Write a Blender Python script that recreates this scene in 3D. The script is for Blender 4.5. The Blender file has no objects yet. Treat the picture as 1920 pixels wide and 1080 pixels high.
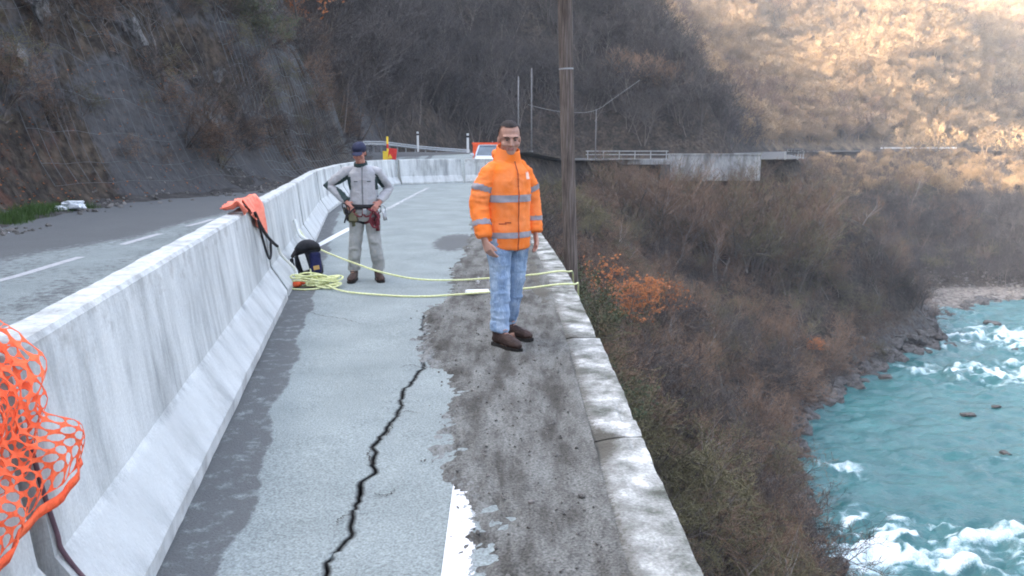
import bpy, math, random
import numpy as np
from mathutils import Vector, Matrix, noise as mn
R = math.radians
random.seed(7); rng = np.random.default_rng(7)
sc = bpy.context.scene
COL = sc.collection
# ------------------------------------------------------------------ camera, sky, sun, exposure
FPX, PITCH, CAMH = 1500.0, R(10.2), 1.6
cam = bpy.data.cameras.new('camera'); co = bpy.data.objects.new('camera', cam); COL.objects.link(co)
cam.sensor_width = 36; cam.lens = FPX/1920*36; cam.clip_start = .05; cam.clip_end = 3000
co.location = (0, 0, CAMH); co.rotation_euler = (R(90)-PITCH, 0, 0); sc.camera = co
SUN_EL, SUN_AZ = R(29), R(-84)      # azimuth measured from +Y towards +X
w = bpy.data.worlds.new('World'); sc.world = w; w.use_nodes = True
nt = w.node_tree; bg = nt.nodes['Background']; sky = nt.nodes.new('ShaderNodeTexSky')
sky.sky_type = 'NISHITA'; sky.sun_disc = False; sky.sun_elevation = SUN_EL; sky.sun_rotation = SUN_AZ
sky.air_density = .8; sky.dust_density = 8.0; sky.ozone_density = 1.0
hs = nt.nodes.new('ShaderNodeHueSaturation'); hs.inputs['Saturation'].default_value = .72; nt.links.new(sky.outputs[0], hs.inputs['Color']); nt.links.new(hs.outputs[0], bg.inputs[0]); bg.inputs[1].default_value = 0.15
sl = bpy.data.lights.new('sun', 'SUN'); so = bpy.data.objects.new('sun', sl); COL.objects.link(so)
sl.energy = 2.1; sl.angle = R(.53); sl.color = (1.0, .76, .52)
sd = Vector((math.sin(SUN_AZ)*math.cos(SUN_EL), math.cos(SUN_AZ)*math.cos(SUN_EL), math.sin(SUN_EL)))
so.rotation_euler = sd.to_track_quat('Z', 'Y').to_euler(); so.location = (-60, 0, 90)
sc.view_settings.view_transform = 'Standard'; sc.view_settings.look = 'None'
sc.view_settings.exposure = 3.2; sc.view_settings.gamma = 1; sc.view_settings.use_curve_mapping = False
sc.render.film_transparent = False
sc.cycles.use_denoising = True; sc.cycles.filter_width = 1.9
sc.cycles.max_bounces = 6; sc.cycles.transparent_max_bounces = 12
# ------------------------------------------------------------------ helpers
def hsh(ix, iy, iz, seed):
    h = (ix.astype(np.int64)*374761393 + iy.astype(np.int64)*668265263 + iz.astype(np.int64)*2147483647 + seed*974711) & 0xffffffff
    h = ((h ^ (h >> 13))*1274126177) & 0xffffffff
    h = ((h ^ (h >> 16))*2246822519) & 0xffffffff
    return (h ^ (h >> 15))/4294967295.0
def vn(x, y, z=0.0, seed=0):
    x, y, z = np.broadcast_arrays(np.asarray(x, float), np.asarray(y, float), np.asarray(z, float))
    ix, iy, iz = np.floor(x), np.floor(y), np.floor(z)
    fx, fy, fz = x-ix, y-iy, z-iz
    s = lambda t: t*t*(3-2*t)
    fx, fy, fz = s(fx), s(fy), s(fz); r = 0
    for a in (0, 1):
        for b in (0, 1):
            for c in (0, 1):
                r = r + hsh(ix+a, iy+b, iz+c, seed)*(fx if a else 1-fx)*(fy if b else 1-fy)*(fz if c else 1-fz)
    return r*2-1
def fbm(x, y, z=0.0, o=4, seed=0, g=.5):
    r = 0; a = 1; f = 1
    for i in range(o):
        r = r + a*vn(np.asarray(x)*f, np.asarray(y)*f, np.asarray(z)*f, seed+i*17); a *= g; f *= 2.03
    return r
def ridged(x, y, z=0.0, o=4, seed=0):
    r = 0; a = 1; f = 1
    for i in range(o):
        r = r + a*(1-2*np.abs(vn(np.asarray(x)*f, np.asarray(y)*f, np.asarray(z)*f, seed+i*13))); a *= .5; f *= 2.1
    return r
def sst(a, b, x):
    t = np.clip((np.asarray(x, float)-a)/(b-a), 0, 1); return t*t*(3-2*t)
def tag(o, label=None, cat=None, group=None, kind=None):
    if label: o['label'] = label
    if cat: o['category'] = cat
    if group: o['group'] = group
    if kind: o['kind'] = kind
    return o
def mk(name, V, F, mat=None, parent=None, smooth=False, link=True):
    me = bpy.data.meshes.new(name)
    V = np.asarray(V, dtype=np.float32)
    if isinstance(F, np.ndarray):
        n = F.shape[1]; me.vertices.add(len(V)); me.vertices.foreach_set('co', V.ravel())
        me.loops.add(F.size); me.loops.foreach_set('vertex_index', F.astype(np.int32).ravel())
        me.polygons.add(len(F)); me.polygons.foreach_set('loop_start', np.arange(0, F.size, n, dtype=np.int32))
        me.update(calc_edges=True)
    else:
        me.from_pydata([tuple(map(float, v)) for v in V], [], F)
    if smooth: me.polygons.foreach_set('use_smooth', [True]*len(me.polygons))
    me.update()
    if mat:
        for m in (mat if isinstance(mat, (list, tuple)) else [mat]): me.materials.append(m)
    o = bpy.data.objects.new(name, me)
    if link: COL.objects.link(o)
    if parent: o.parent = parent
    return o
def attr(o, name, arr):
    a = o.data.attributes.new(name, 'FLOAT', 'POINT'); a.data.foreach_set('value', np.asarray(arr, dtype=np.float32).ravel())
def empty(name, loc=(0, 0, 0), rz=0):
    o = bpy.data.objects.new(name, None); o.empty_display_size = .2; COL.objects.link(o); o.location = loc; o.rotation_euler = (0, 0, rz); return o
def gridf(ny, nx):
    i = np.arange((ny-1)*(nx-1)); r = i//(nx-1); c = i % (nx-1); a = r*nx+c
    return np.stack([a, a+1, a+nx+1, a+nx], 1)
class MB:
    def __init__(s): s.V = []; s.F = []
    def add(s, V, F):
        b = len(s.V); s.V += [tuple(v) for v in V]; s.F += [tuple(i+b for i in f) for f in F]; return s
    def box(s, c, d, rot=None):
        V = []
        for x in (-.5, .5):
            for y in (-.5, .5):
                for z in (-.5, .5):
                    p = Vector((x*d[0], y*d[1], z*d[2]))
                    if rot: p = rot @ p
                    V.append(p+Vector(c))
        return s.add(V, [(0, 1, 3, 2), (4, 6, 7, 5), (0, 4, 5, 1), (2, 3, 7, 6), (0, 2, 6, 4), (1, 5, 7, 3)])
    def tube(s, pts, rad, n=8, ref=None, cap=True):
        pts = [Vector(p) for p in pts]; m = len(pts); V = []; F = []
        if not isinstance(rad, (list, tuple)): rad = [rad]*m
        for i, p in enumerate(pts):
            t = (pts[min(i+1, m-1)]-pts[max(i-1, 0)])
            t = t.normalized() if t.length > 1e-9 else Vector((0, 0, 1))
            rf = Vector(ref) if ref else (Vector((0, 0, 1)) if abs(t.z) < .9 else Vector((1, 0, 0)))
            u = (rf - t*rf.dot(t)).normalized(); v = t.cross(u)
            a, b = rad[i] if isinstance(rad[i], (tuple, list)) else (rad[i], rad[i])
            for k in range(n):
                an = 2*math.pi*k/n; V.append(p+u*math.cos(an)*a+v*math.sin(an)*b)
        for i in range(m-1):
            for k in range(n):
                F.append((i*n+k, i*n+(k+1) % n, (i+1)*n+(k+1) % n, (i+1)*n+k))
        if cap: F.append(tuple(range(n-1, -1, -1))); F.append(tuple((m-1)*n+k for k in range(n)))
        return s.add(V, F)
    def ell(s, c, r, rot=None, nu=16, nv=10):
        V = [Vector((0, 0, -r[2]))]; F = []
        for j in range(1, nv):
            ph = -math.pi/2+math.pi*j/nv
            for i in range(nu):
                th = 2*math.pi*i/nu; V.append(Vector((r[0]*math.cos(ph)*math.cos(th), r[1]*math.cos(ph)*math.sin(th), r[2]*math.sin(ph))))
        V.append(Vector((0, 0, r[2])))
        for i in range(nu): F.append((0, 1+(i+1) % nu, 1+i))
        for j in range(nv-2):
            for i in range(nu):
                a = 1+j*nu; F.append((a+i, a+(i+1) % nu, a+nu+(i+1) % nu, a+nu+i))
        a = 1+(nv-2)*nu
        for i in range(nu): F.append((a+i, a+(i+1) % nu, len(V)-1))
        return s.add([(rot @ v if rot else v)+Vector(c) for v in V], F)
    def build(s, name, mat, parent=None, smooth=False, bevel=0):
        o = mk(name, s.V, s.F, mat, parent, smooth)
        if bevel:
            b = o.modifiers.new('bevel', 'BEVEL'); b.width = bevel; b.segments = 2; b.limit_method = 'ANGLE'
        return o
def px(u, v, z=0.0, Y=None):          # the world point seen at a pixel of the photograph (1920x1080), at height z or distance Y
    cx, cy = u-960, v-540
    d = Vector((cx, FPX*math.cos(PITCH)-cy*math.sin(PITCH), -FPX*math.sin(PITCH)-cy*math.cos(PITCH)))
    k = (Y/d.y) if Y is not None else (z-CAMH)/d.z
    return Vector((0, 0, CAMH))+d*k
def cr(P, n):                         # Catmull-Rom through points, n samples per span
    P = np.asarray(P, float); out = []
    Q = np.vstack([2*P[0]-P[1], P, 2*P[-1]-P[-2]])
    for i in range(len(P)-1):
        p0, p1, p2, p3 = Q[i:i+4]
        for t in np.arange(n)/n:
            out.append(.5*((2*p1)+(-p0+p2)*t+(2*p0-5*p1+4*p2-p3)*t*t+(-p0+3*p1-3*p2+p3)*t**3))
    out.append(P[-1]); return np.array(out)
# ------------------------------------------------------------------ materials
def M(name, stops, scale=4.0, detail=6, rough=.85, bump=0.0, bscale=None, stretch=None, spec=.3, lo=.35, hi=.65, metal=0, fine=None, coord='Object', rand=None, trans=0, bdist=.02):
    m = bpy.data.materials.new(name); m.use_nodes = True; t = m.node_tree; N = t.nodes; L = t.links; b = N['Principled BSDF']
    b.inputs['Roughness'].default_value = rough; b.inputs['Specular IOR Level'].default_value = spec; b.inputs['Metallic'].default_value = metal
    tc = N.new('ShaderNodeTexCoord'); mp = N.new('ShaderNodeMapping'); L.new(tc.outputs[coord], mp.inputs[0])
    if stretch: mp.inputs['Scale'].default_value = stretch
    no = N.new('ShaderNodeTexNoise'); no.inputs['Scale'].default_value = scale; no.inputs['Detail'].default_value = detail; no.inputs['Roughness'].default_value = .65
    L.new(mp.outputs[0], no.inputs[0])
    rp = N.new('ShaderNodeValToRGB'); el = rp.color_ramp.elements
    k = len(stops)
    for i, c in enumerate(stops):
        p = lo+(hi-lo)*i/max(k-1, 1)
        e = el[i] if i < 2 else el.new(p)
        e.position = p; e.color = (*c, 1)
    L.new(no.outputs[0], rp.inputs[0]); out = rp.outputs[0]
    if fine:
        f = N.new('ShaderNodeTexNoise'); f.inputs['Scale'].default_value = fine[0]; f.inputs['Detail'].default_value = 4; L.new(tc.outputs[coord], f.inputs[0])
        mr = N.new('ShaderNodeMapRange'); mr.inputs[1].default_value = .3; mr.inputs[2].default_value = .7; mr.inputs[3].default_value = 1-fine[1]; mr.inputs[4].default_value = 1+fine[1]
        L.new(f.outputs[0], mr.inputs[0])
        mu = N.new('ShaderNodeMix'); mu.data_type = 'RGBA'; mu.blend_type = 'MULTIPLY'; mu.inputs[0].default_value = 1
        L.new(out, mu.inputs[6]); L.new(mr.outputs[0], mu.inputs[7]); out = mu.outputs[2]
    if rand:
        oi = N.new('ShaderNodeObjectInfo'); mr = N.new('ShaderNodeMapRange'); mr.inputs[3].default_value = 1-rand; mr.inputs[4].default_value = 1+rand
        L.new(oi.outputs['Random'], mr.inputs[0])
        mu = N.new('ShaderNodeMix'); mu.data_type = 'RGBA'; mu.blend_type = 'MULTIPLY'; mu.inputs[0].default_value = 1
        L.new(out, mu.inputs[6]); L.new(mr.outputs[0], mu.inputs[7]); out = mu.outputs[2]
    L.new(out, b.inputs['Base Color'])
    if trans: b.inputs['Transmission Weight'].default_value = trans
    if bump:
        nb = N.new('ShaderNodeTexNoise'); nb.inputs['Scale'].default_value = bscale or scale*3; nb.inputs['Detail'].default_value = 6; L.new(mp.outputs[0], nb.inputs[0])
        bp = N.new('ShaderNodeBump'); bp.inputs['Strength'].default_value = bump; bp.inputs['Distance'].default_value = bdist
        L.new(nb.outputs[0], bp.inputs['Height']); L.new(bp.outputs[0], b.inputs['Normal'])
    m['out'] = ''
    return m
def colsock(m):
    t = m.node_tree; b = t.nodes['Principled BSDF']; return t, b, b.inputs['Base Color'].links[0].from_socket
def mixattr(m, aname, color, nscale=None, nlo=.4, nhi=.6, amount=1.0, invert_rough=None):
    """blend a colour in where a vertex attribute (optionally broken up by noise) says so"""
    t, b, src = colsock(m); N = t.nodes; L = t.links
    a = N.new('ShaderNodeAttribute'); a.attribute_name = aname; fac = a.outputs['Fac']
    if nscale:
        n = N.new('ShaderNodeTexNoise'); n.inputs['Scale'].default_value = nscale; n.inputs['Detail'].default_value = 7; n.inputs['Roughness'].default_value = .7
        tc = N.new('ShaderNodeTexCoord'); L.new(tc.outputs['Object'], n.inputs[0])
        ad = N.new('ShaderNodeMath'); ad.operation = 'ADD'; L.new(n.outputs[0], ad.inputs[0]); L.new(fac, ad.inputs[1])
        mr = N.new('ShaderNodeMapRange'); mr.inputs[1].default_value = nlo+.5; mr.inputs[2].default_value = nhi+.5; L.new(ad.outputs[0], mr.inputs[0]); fac = mr.outputs[0]
    if amount != 1:
        mm = N.new('ShaderNodeMath'); mm.operation = 'MULTIPLY'; mm.inputs[1].default_value = amount; L.new(fac, mm.inputs[0]); fac = mm.outputs[0]
    mx = N.new('ShaderNodeMix'); mx.data_type = 'RGBA'; L.new(fac, mx.inputs[0]); L.new(src, mx.inputs[6]); mx.inputs[7].default_value = (*color, 1)
    L.new(mx.outputs[2], b.inputs['Base Color'])
    return m
CONC = M('concrete', [(0.276, 0.294, 0.294), (0.507, 0.538, 0.535), (0.63, 0.661, 0.654)], 3.2, 8, .9, .35, 60, stretch=(1, 1, .16), fine=(90, .10))
mixattr(CONC, 'topdirt', (.24, .24, .225), 9, .25, .55, .85)
mixattr(CONC, 'toe', (.49, .515, .51), 2.0, .2, .8, .8)
mixattr(CONC, 'stain', (.20, .195, .18), 7, .32, .62, .75)
mixattr(CONC, 'pits', (.16, .16, .16), 46, .22, .25, .7)
SLAB = M('slab_concrete', [(0.084, 0.0882, 0.0739), (0.16, 0.168, 0.151), (0.252, 0.26, 0.244), (0.353, 0.361, 0.344), (0.538, 0.546, 0.529)], 3.6, 15, .95, .7, 70, lo=.38, hi=.62, fine=(80, .25), bdist=.01)
mixattr(SLAB, 'dirt', (.15, .148, .135), 11, .30, .58, .9)
mixattr(SLAB, 'dirt', (.09, .085, .07), 42, .48, .62, .9)
ASPH = M('asphalt', [(0.197, 0.228, 0.225), (0.254, 0.292, 0.289)], 1.3, 8, .92, .75, 120, fine=(95, .36), bdist=.012)
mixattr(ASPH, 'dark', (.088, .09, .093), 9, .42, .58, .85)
mixattr(ASPH, 'pale', (.33, .335, .33), 6, .40, .62, .8)
mixattr(ASPH, 'crackdark', (.008, .008, .008))  # near-black put into the crack's colour for the shade inside it
ROADF = M('worn_asphalt', [(0.0655, 0.0693, 0.071), (0.0958, 0.101, 0.102)], .7, 8, .9, .3, 40, fine=(20, .15))
SOIL = M('verge_soil', [(0.0428, 0.0405, 0.0343), (0.0641, 0.0616, 0.0549), (0.128, 0.129, 0.12), (0.171, 0.176, 0.165)], 3.6, 14, .97, .45, 110, stretch=(1.7, .42, 1), lo=.28, hi=.66, fine=(85, .5), bdist=.012)
mixattr(SOIL, 'sand', (.27, .265, .24), 5, .36, .60, .85)
mixattr(SOIL, 'asph', (.24, .255, .255), 30, .34, .64, 1)
mixattr(SOIL, 'crumb', (.045, .040, .036), 24, .42, .60, .9)
mixattr(SOIL, 'fleck', (.66, .67, .68), 38, .40, .47, .9)
mixattr(SOIL, 'moss', (.05, .065, .03), 8, .45, .6, .8)
PAINT = bpy.data.materials.new('worn_white_paint')
def paintmat(m, wear_lo, wear_hi, scale=22, col=(.66, .67, .67)):
    m.use_nodes = True; t = m.node_tree; N = t.nodes; L = t.links; b = N['Principled BSDF']; b.inputs['Base Color'].default_value = (*col, 1); b.inputs['Roughness'].default_value = .8
    tc = N.new('ShaderNodeTexCoord'); n = N.new('ShaderNodeTexNoise'); n.inputs['Scale'].default_value = scale; n.inputs['Detail'].default_value = 8; n.inputs['Roughness'].default_value = .75; L.new(tc.outputs['Object'], n.inputs[0])
    a = N.new('ShaderNodeAttribute'); a.attribute_name = 'wear'; s = N.new('ShaderNodeMath'); s.operation = 'SUBTRACT'; L.new(n.outputs[0], s.inputs[0]); L.new(a.outputs['Fac'], s.inputs[1])
    mr = N.new('ShaderNodeMapRange'); mr.inputs[1].default_value = wear_lo; mr.inputs[2].default_value = wear_hi; L.new(s.outputs[0], mr.inputs[0])
    L.new(mr.outputs[0], b.inputs['Alpha']); return m
paintmat(PAINT, .02, .10)
TERR = M('hillside_soil', [(0.0171, 0.0147, 0.0128), (0.0416, 0.0333, 0.0255), (0.0686, 0.0538, 0.0401)], .9, 12, .97, 1.0, 2.2, lo=.36, hi=.64, fine=(3.6, .5), bdist=.35)
mixattr(TERR, 'rock', (.078, .080, .084), 1.6, .42, .56, .75)
mixattr(TERR, 'litter', (.085, .04, .026), 1.6, .42, .6, .85)
mixattr(TERR, 'pale', (.30, .295, .28), 1.7, .40, .47, .8)
mixattr(TERR, 'gravel', (.24, .22, .20), 1.6, .35, .6, .9)
mixattr(TERR, 'green', (.06, .11, .03), 2.5, .4, .6, .9)
mixattr(TERR, 'tan', (.26, .19, .115), .35, .35, .7, .85)
BARK = M('grey_bark', [(0.0826, 0.0702, 0.0612), (0.157, 0.137, 0.124)], 8, 4, .95, rand=.35)
PALEB = M('pale_bark', [(.16, .15, .14), (.27, .255, .24)], 8, 4, .95, rand=.3)
TWIG = M('brown_twigs', [(0.129, 0.0812, 0.0558), (0.2, 0.135, 0.0938)], 1.5, 3, .95, rand=.45)
TWIGG = M('olive_twigs', [(0.105, 0.0955, 0.051), (0.165, 0.15, 0.0864)], 1.5, 3, .95, rand=.4)
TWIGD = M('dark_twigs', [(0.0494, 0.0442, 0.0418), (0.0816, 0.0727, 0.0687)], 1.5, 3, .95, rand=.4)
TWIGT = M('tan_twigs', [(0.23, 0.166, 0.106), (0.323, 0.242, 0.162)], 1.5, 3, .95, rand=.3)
LEAFO = M('russet_leaves', [(.30, .10, .035), (.46, .18, .06)], 6, 3, .8)
LEAFT = M('tan_leaves', [(0.28, 0.183, 0.0909), (0.405, 0.288, 0.153)], 3, 3, .8, rand=.3)
LEAFG = M('green_leaves', [(0.035, 0.049, 0.0245), (0.07, 0.091, 0.0455)], 4, 3, .7)
GRASSM = M('grass_blades', [(0.035, 0.077, 0.014), (0.07, 0.126, 0.028)], 4, 3, .8)
ROCKM = M('river_rock', [(0.0315, 0.0301, 0.0294), (0.077, 0.0735, 0.07), (0.119, 0.115, 0.112)], 2.5, 8, .8, .6, 9)
STONE = M('loose_stone', [(.10, .095, .09), (.20, .19, .175)], 6, 6, .95, .5, 30, rand=.35)
WOOD = M('pole_wood', [(0.0509, 0.0384, 0.0326), (0.147, 0.119, 0.104), (0.271, 0.228, 0.205)], 5, 8, .9, .7, 30, stretch=(7, 7, .35), lo=.33, hi=.68)
GALV = M('galvanised_steel', [(.28, .30, .31), (.42, .44, .45)], 5, 5, .5, metal=.4)
NETM = M('net_wire', [(.10, .11, .115), (.16, .175, .18)], 3, 4, .7)
WPAINT = M('white_painted_concrete', [(.12, .125, .12), (0.272, 0.288, 0.296), (0.416, 0.432, 0.44)], 1.2, 7, .9, .3, 10, stretch=(1, 1, .3))
DCONC = M('dark_concrete', [(0.0385, 0.0406, 0.042), (0.084, 0.0875, 0.091)], 1.2, 7, .9, .3, 10)
ORNET = M('orange_plastic_net', [(.85, .10, .035), (.95, .19, .08)], 9, 5, .75, .3, 30, spec=.15, fine=(60, .15))
ORFAD = M('faded_orange_plastic', [(.82, .15, .09), (.92, .30, .20)], 9, 4, .6, .3, 20)
BLACK = M('black_webbing', [(.012, .012, .014), (.03, .03, .033)], 20, 3, .8)
ROPEY = M('yellow_rope', [(.58, .62, .27), (.78, .80, .48)], 60, 3, .7)
ROPEW = M('white_sling', [(.6, .62, .6), (.78, .8, .76)], 40, 3, .8)
# ------------------------------------------------------------------ plan of the place: road edges, river banks
E_C = [(.70, -60), (.70, -20), (.70, 0), (.70, 8.7), (.56, 13.5), (.3, 20), (0, 30), (0, 42), (.3, 55), (3, 70), (8, 81), (16, 85), (26, 85.5), (33, 91), (39, 112), (52, 148), (76, 180), (112, 196), (180, 206), (420, 232)]
H_C = [(-9.8, -60), (-9.8, -20), (-9.8, 0), (-9.8, 9), (-10.2, 15), (-11.0, 20.5), (-9.1, 29.5), (-8, 40), (-8.7, 47), (-10.6, 58), (-6.5, 76), (3, 91), (15, 94), (24, 94), (28, 101), (30, 114), (43, 152), (69, 188), (108, 205), (178, 216)]
H_C.append((420, 243)); H_C.pop(12)   # same number of control points as E_C
E_L, H_L = cr(E_C, 10), cr(H_C, 10)
WZ = -20.4
bpx = [(1515, 1080), (1490, 950), (1485, 860), (1520, 760), (1620, 702), (1705, 660), (1765, 640), (1742, 605), (1840, 572), (1925, 562)]
bank = [(17, -60), (16, -10), (15, 20)]+[tuple(px(a, b, WZ)[:2]) for a, b in bpx]+[(130, 112), (220, 108), (420, 104)]
B_L = cr(bank, 8)
B2_L = cr([(46, -60), (46, 0), (52, 30), (70, 58), (110, 74), (220, 78), (420, 74)], 12)
def sdist(X, Y, P):
    """signed distance to an open polyline: positive on its right-hand side when walking along it"""
    X = X.ravel(); Y = Y.ravel(); best = np.full(X.shape, 1e9); sg = np.zeros(X.shape); par = np.zeros(X.shape)
    for i in range(len(P)-1):
        ax, ay = P[i]; bx, by = P[i+1]; dx, dy = bx-ax, by-ay; l2 = dx*dx+dy*dy+1e-12
        t = np.clip(((X-ax)*dx+(Y-ay)*dy)/l2, 0, 1); ex, ey = X-(ax+t*dx), Y-(ay+t*dy); d = ex*ex+ey*ey
        m = d < best; best[m] = d[m]; sg[m] = np.sign(dy*(X[m]-ax)-dx*(Y[m]-ay)); par[m] = ay+t[m]*dy
    return np.sqrt(best)*sg, par
def zr(y): return 1.0*sst(34, 56, y)*(1-sst(60, 82, y))
def height(X, Y):
    sh = X.shape
    dE, yE = sdist(X, Y, E_L); dH, yH = sdist(X, Y, H_L); dB, _ = sdist(X, Y, B_L); dB2, _ = sdist(X, Y, B2_L)
    x, y = X.ravel(), Y.ravel()
    zroad = zr(np.where(np.abs(dE) < np.abs(dH), yE, yH))
    z = zroad-.10
    # valley side
    drop = 6.0*(1-sst(11, 21, yE))+1.6*sst(11, 21, yE)*(1-sst(28, 38, yE))+1.0*sst(28, 38, yE)+2.8*sst(76, 80, yE)*(1-sst(86, 92, yE))*(1-sst(17, 26, x)*.2)
    dv = dE+.9
    b = np.maximum(-dB, 0)
    t = np.clip(dv/(dv+b+1e-6), 0, 1)
    z0 = zroad-.1-drop*sst(0, .6, dv)
    lump = fbm(x/7, y/7, 0, 5, 3)*1.5+fbm(x/24, y/24, 0, 3, 5)*2.6
    beach = sst(50, 58, x)*sst(95, 106, y)*(1-sst(125, 150, y))
    shp = t**.92
    shp = shp*(1-beach)+beach*(1-(1-np.clip(t*1.25, 0, 1))**1.25)
    zv = z0+(WZ-z0)*shp+lump*np.sin(np.pi*np.clip(t, 0, 1))**.8*sst(1, 6, dv)*(1-.7*beach)
    zv = np.where(b > 0, np.maximum(zv, WZ+.15*np.minimum(b, 2)), zv)
    bed = WZ-np.minimum(np.maximum(dB, 0)*.5, 1.6)
    far = WZ+np.maximum(dB2, 0)*.85*(1-np.maximum(dB2, 0)/900)+fbm(x/20, y/20, 0, 4, 9)*3*sst(0, 15, dB2)
    zv = np.where(dB > 0, bed, zv)
    zv = np.where(dB2 > 0, np.maximum(bed, far), zv)
    z = np.where(dv > 0, zv, z)
    # hill side
    h = np.maximum(-dH, 0)
    s1 = 1.85-.55*sst(44, 66, yH)-.62*sst(110, 185, yH)
    s2 = 1.0-.45*sst(110, 185, yH)
    hz = np.where(h < 16, h*s1, 16*s1+(h-16)*s2)
    cap = 105-57*sst(95, 165, y)  # unseen crest height, lowered beyond the spur to let sun onto the far hill
    und = ridged(x/55, y/55, 0, 3, 21)*9*sst(4, 40, h)*(.35+.65*sst(90, 180, yH))
    crag = (ridged((x+y*.2)/2.6, y/6+hz/12, 0, 5, 31)*.95+ridged(x/1.6+y/2.2, (y-hz)/7, 0, 4, 33)*.55+fbm(x/1.1, y/1.1, hz/1.1, 4, 37)*.38)*sst(.4, 3, h)*(1-.75*sst(70, 110, yH))
    hz = hz+und+15*sst(72, 118, x)*(1-sst(120, 130, x))*sst(200, 222, y)*sst(2, 14, h)  # last term: added hump on the far hill, shaped to cast shade beyond it
    hz = np.where(hz > cap*.8, cap*.8+(cap*.4)*(1-np.exp(-(hz-cap*.8)/(cap*.4))), hz)
    toe = .5*(1-np.exp(-h/.8))*(1+fbm(x/1.5, y/1.5, 0, 3, 40)*.6)
    z = np.where(h > 0, zroad-.10+toe+hz*sst(0, 2.0, h)+crag, z)
    return z.reshape(sh), dict(dE=dE.reshape(sh), dH=dH.reshape(sh), dB=dB.reshape(sh), dB2=dB2.reshape(sh), h=h.reshape(sh), yH=yH.reshape(sh), beach=beach.reshape(sh))
def axis(parts):
    out = []
    for a, b, s in parts: out += list(np.arange(a, b, s))
    out.append(parts[-1][1]); return np.array(out)
gx = axis([(-420, -160, 14), (-160, -60, 5), (-60, -28, 1.4), (-28, -7, .26), (-7, 1, 1.0), (1, 30, .55), (30, 60, .9), (60, 130, 2), (130, 260, 5), (260, 520, 14)])
gy = axis([(-160, -40, 12), (-40, 0, 2.5), (0, 62, .33), (62, 115, .8), (115, 240, 2), (240, 420, 8)])
GX, GY = np.meshgrid(gx, gy)
GZ, INF = height(GX, GY)
terrain = mk('hillside', np.stack([GX, GY, GZ], -1).reshape(-1, 3), gridf(len(gy), len(gx)), TERR, smooth=True)
tag(terrain, 'brown valley sides and rock slope around the road', kind='structure')
hh, yy_, xx_ = INF['h'], GY, GX
steep = sst(.5, 1.3, np.hypot(*np.gradient(GZ)[::-1])/1.0*0+np.abs(ridged(GX/9, GY/9, GZ/9, 3, 51)))
attr(terrain, 'rock', np.where(hh > 0, (.26+.5*steep)*(1-sst(58, 75, INF['yH'])*.6), .05+.5*sst(-8, 0, INF['dB'])*(INF['dB'] < 0)))
attr(terrain, 'litter', np.where((hh > 0) & (yy_ < 62), .42*(1-sst(.5, 3.5, hh))*(1-.7*sst(18, 30, yy_))+.05, .10*(INF['dE'] > 0)))
attr(terrain, 'pale', np.where((hh > 2) & (yy_ < 60), .0-.16+.16*sst(3.5, 8, GZ)*(yy_ < 40), -1))
attr(terrain, 'gravel', np.maximum(INF['beach']*.5*sst(-13, -7, INF['dB']), .05*sst(-1.5, 0, INF['dB'])))
attr(terrain, 'green', np.where((hh > -2.2) & (hh < .9) & (yy_ > 13) & (yy_ < 23) & (xx_ < -8), .0, -1))
attr(terrain, 'tan', np.where(hh > 0, sst(140, 185, INF['yH'])*.55, 0))
from mathutils.bvhtree import BVHTree
def terr_z(xs, ys):
    """bilinear height on the built sheet"""
    xs, ys = np.asarray(xs, float), np.asarray(ys, float)
    i = np.clip(np.searchsorted(gx, xs)-1, 0, len(gx)-2); j = np.clip(np.searchsorted(gy, ys)-1, 0, len(gy)-2)
    fx = (xs-gx[i])/(gx[i+1]-gx[i]); fy = (ys-gy[j])/(gy[j+1]-gy[j])
    return GZ[j, i]*(1-fx)*(1-fy)+GZ[j, i+1]*fx*(1-fy)+GZ[j+1, i]*(1-fx)*fy+GZ[j+1, i+1]*fx*fy
# ------------------------------------------------------------------ river
wx = axis([(10, 100, .34), (100, 180, 3), (180, 420, 20)]); wy = axis([(-60, 30, 5), (30, 75, .3), (75, 128, .5), (128, 140, 4)])
WX, WY = np.meshgrid(wx, wy)
flow = fbm(WX/1.5, WY/1.0, 0, 6, 61, .6); big = fbm(WX/7, WY/5, 0, 3, 67)
def blob(u, v, rx, ry, rot=0):
    p = px(u, v, WZ); c, s = math.cos(rot), math.sin(rot); dx, dy = WX-p.x, WY-p.y
    return np.exp(-(((dx*c+dy*s)/rx)**2+((-dx*s+dy*c)/ry)**2))
rap = (blob(1700, 1030, 5.5, 2.2)+blob(1880, 1000, 5, 1.6)+blob(1640, 980, 3, 1.6)+1.0*blob(1575, 880, 1.3, 2.6, .3)+1.3*blob(1860, 700, 9, 5)+1.3*blob(1890, 635, 12, 7)
       + .6*blob(1700, 650, 3, 2)+.8*blob(1790, 590, 5, 3)+.75*blob(1800, 1065, 8, 2)+.35*blob(1800, 860, 6, 3)+.5*blob(1540, 1040, 2, 4)+.35*blob(1550,760,1.5,3))
rap = rap+.20+.25*sst(40, 30, WY)
warp = fbm(WX/3, WY/2, 0, 3, 62)*1.6
foam = rap*.17+.07*big-.07+.16*flow*(.4+rap)+.30*ridged(WX/3.4+warp, WY/1.5+warp, 0, 5, 63)*(.12+rap)
zw = WZ+(.17*flow+.10*big)*(.5+1.6*np.clip(rap, 0, 1.2))+.16*np.clip(rap, 0, 1)*ridged(WX/1.6, WY/1.0, 0, 3, 71)
WATER = M('river_water', [(0.00904, 0.0768, 0.0846), (0.0184, 0.122, 0.124)], .30, 8, .28, .9, 2.6, spec=.5, lo=.3, hi=.7, stretch=(1, 1.6, 1), bdist=.12)
mixattr(WATER, 'shallow', (.13, .17, .185), .4, .35, .7, .8)
mixattr(WATER, 'foam', (.26, .42, .46), 2.4, .34, .66, .85)
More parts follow.
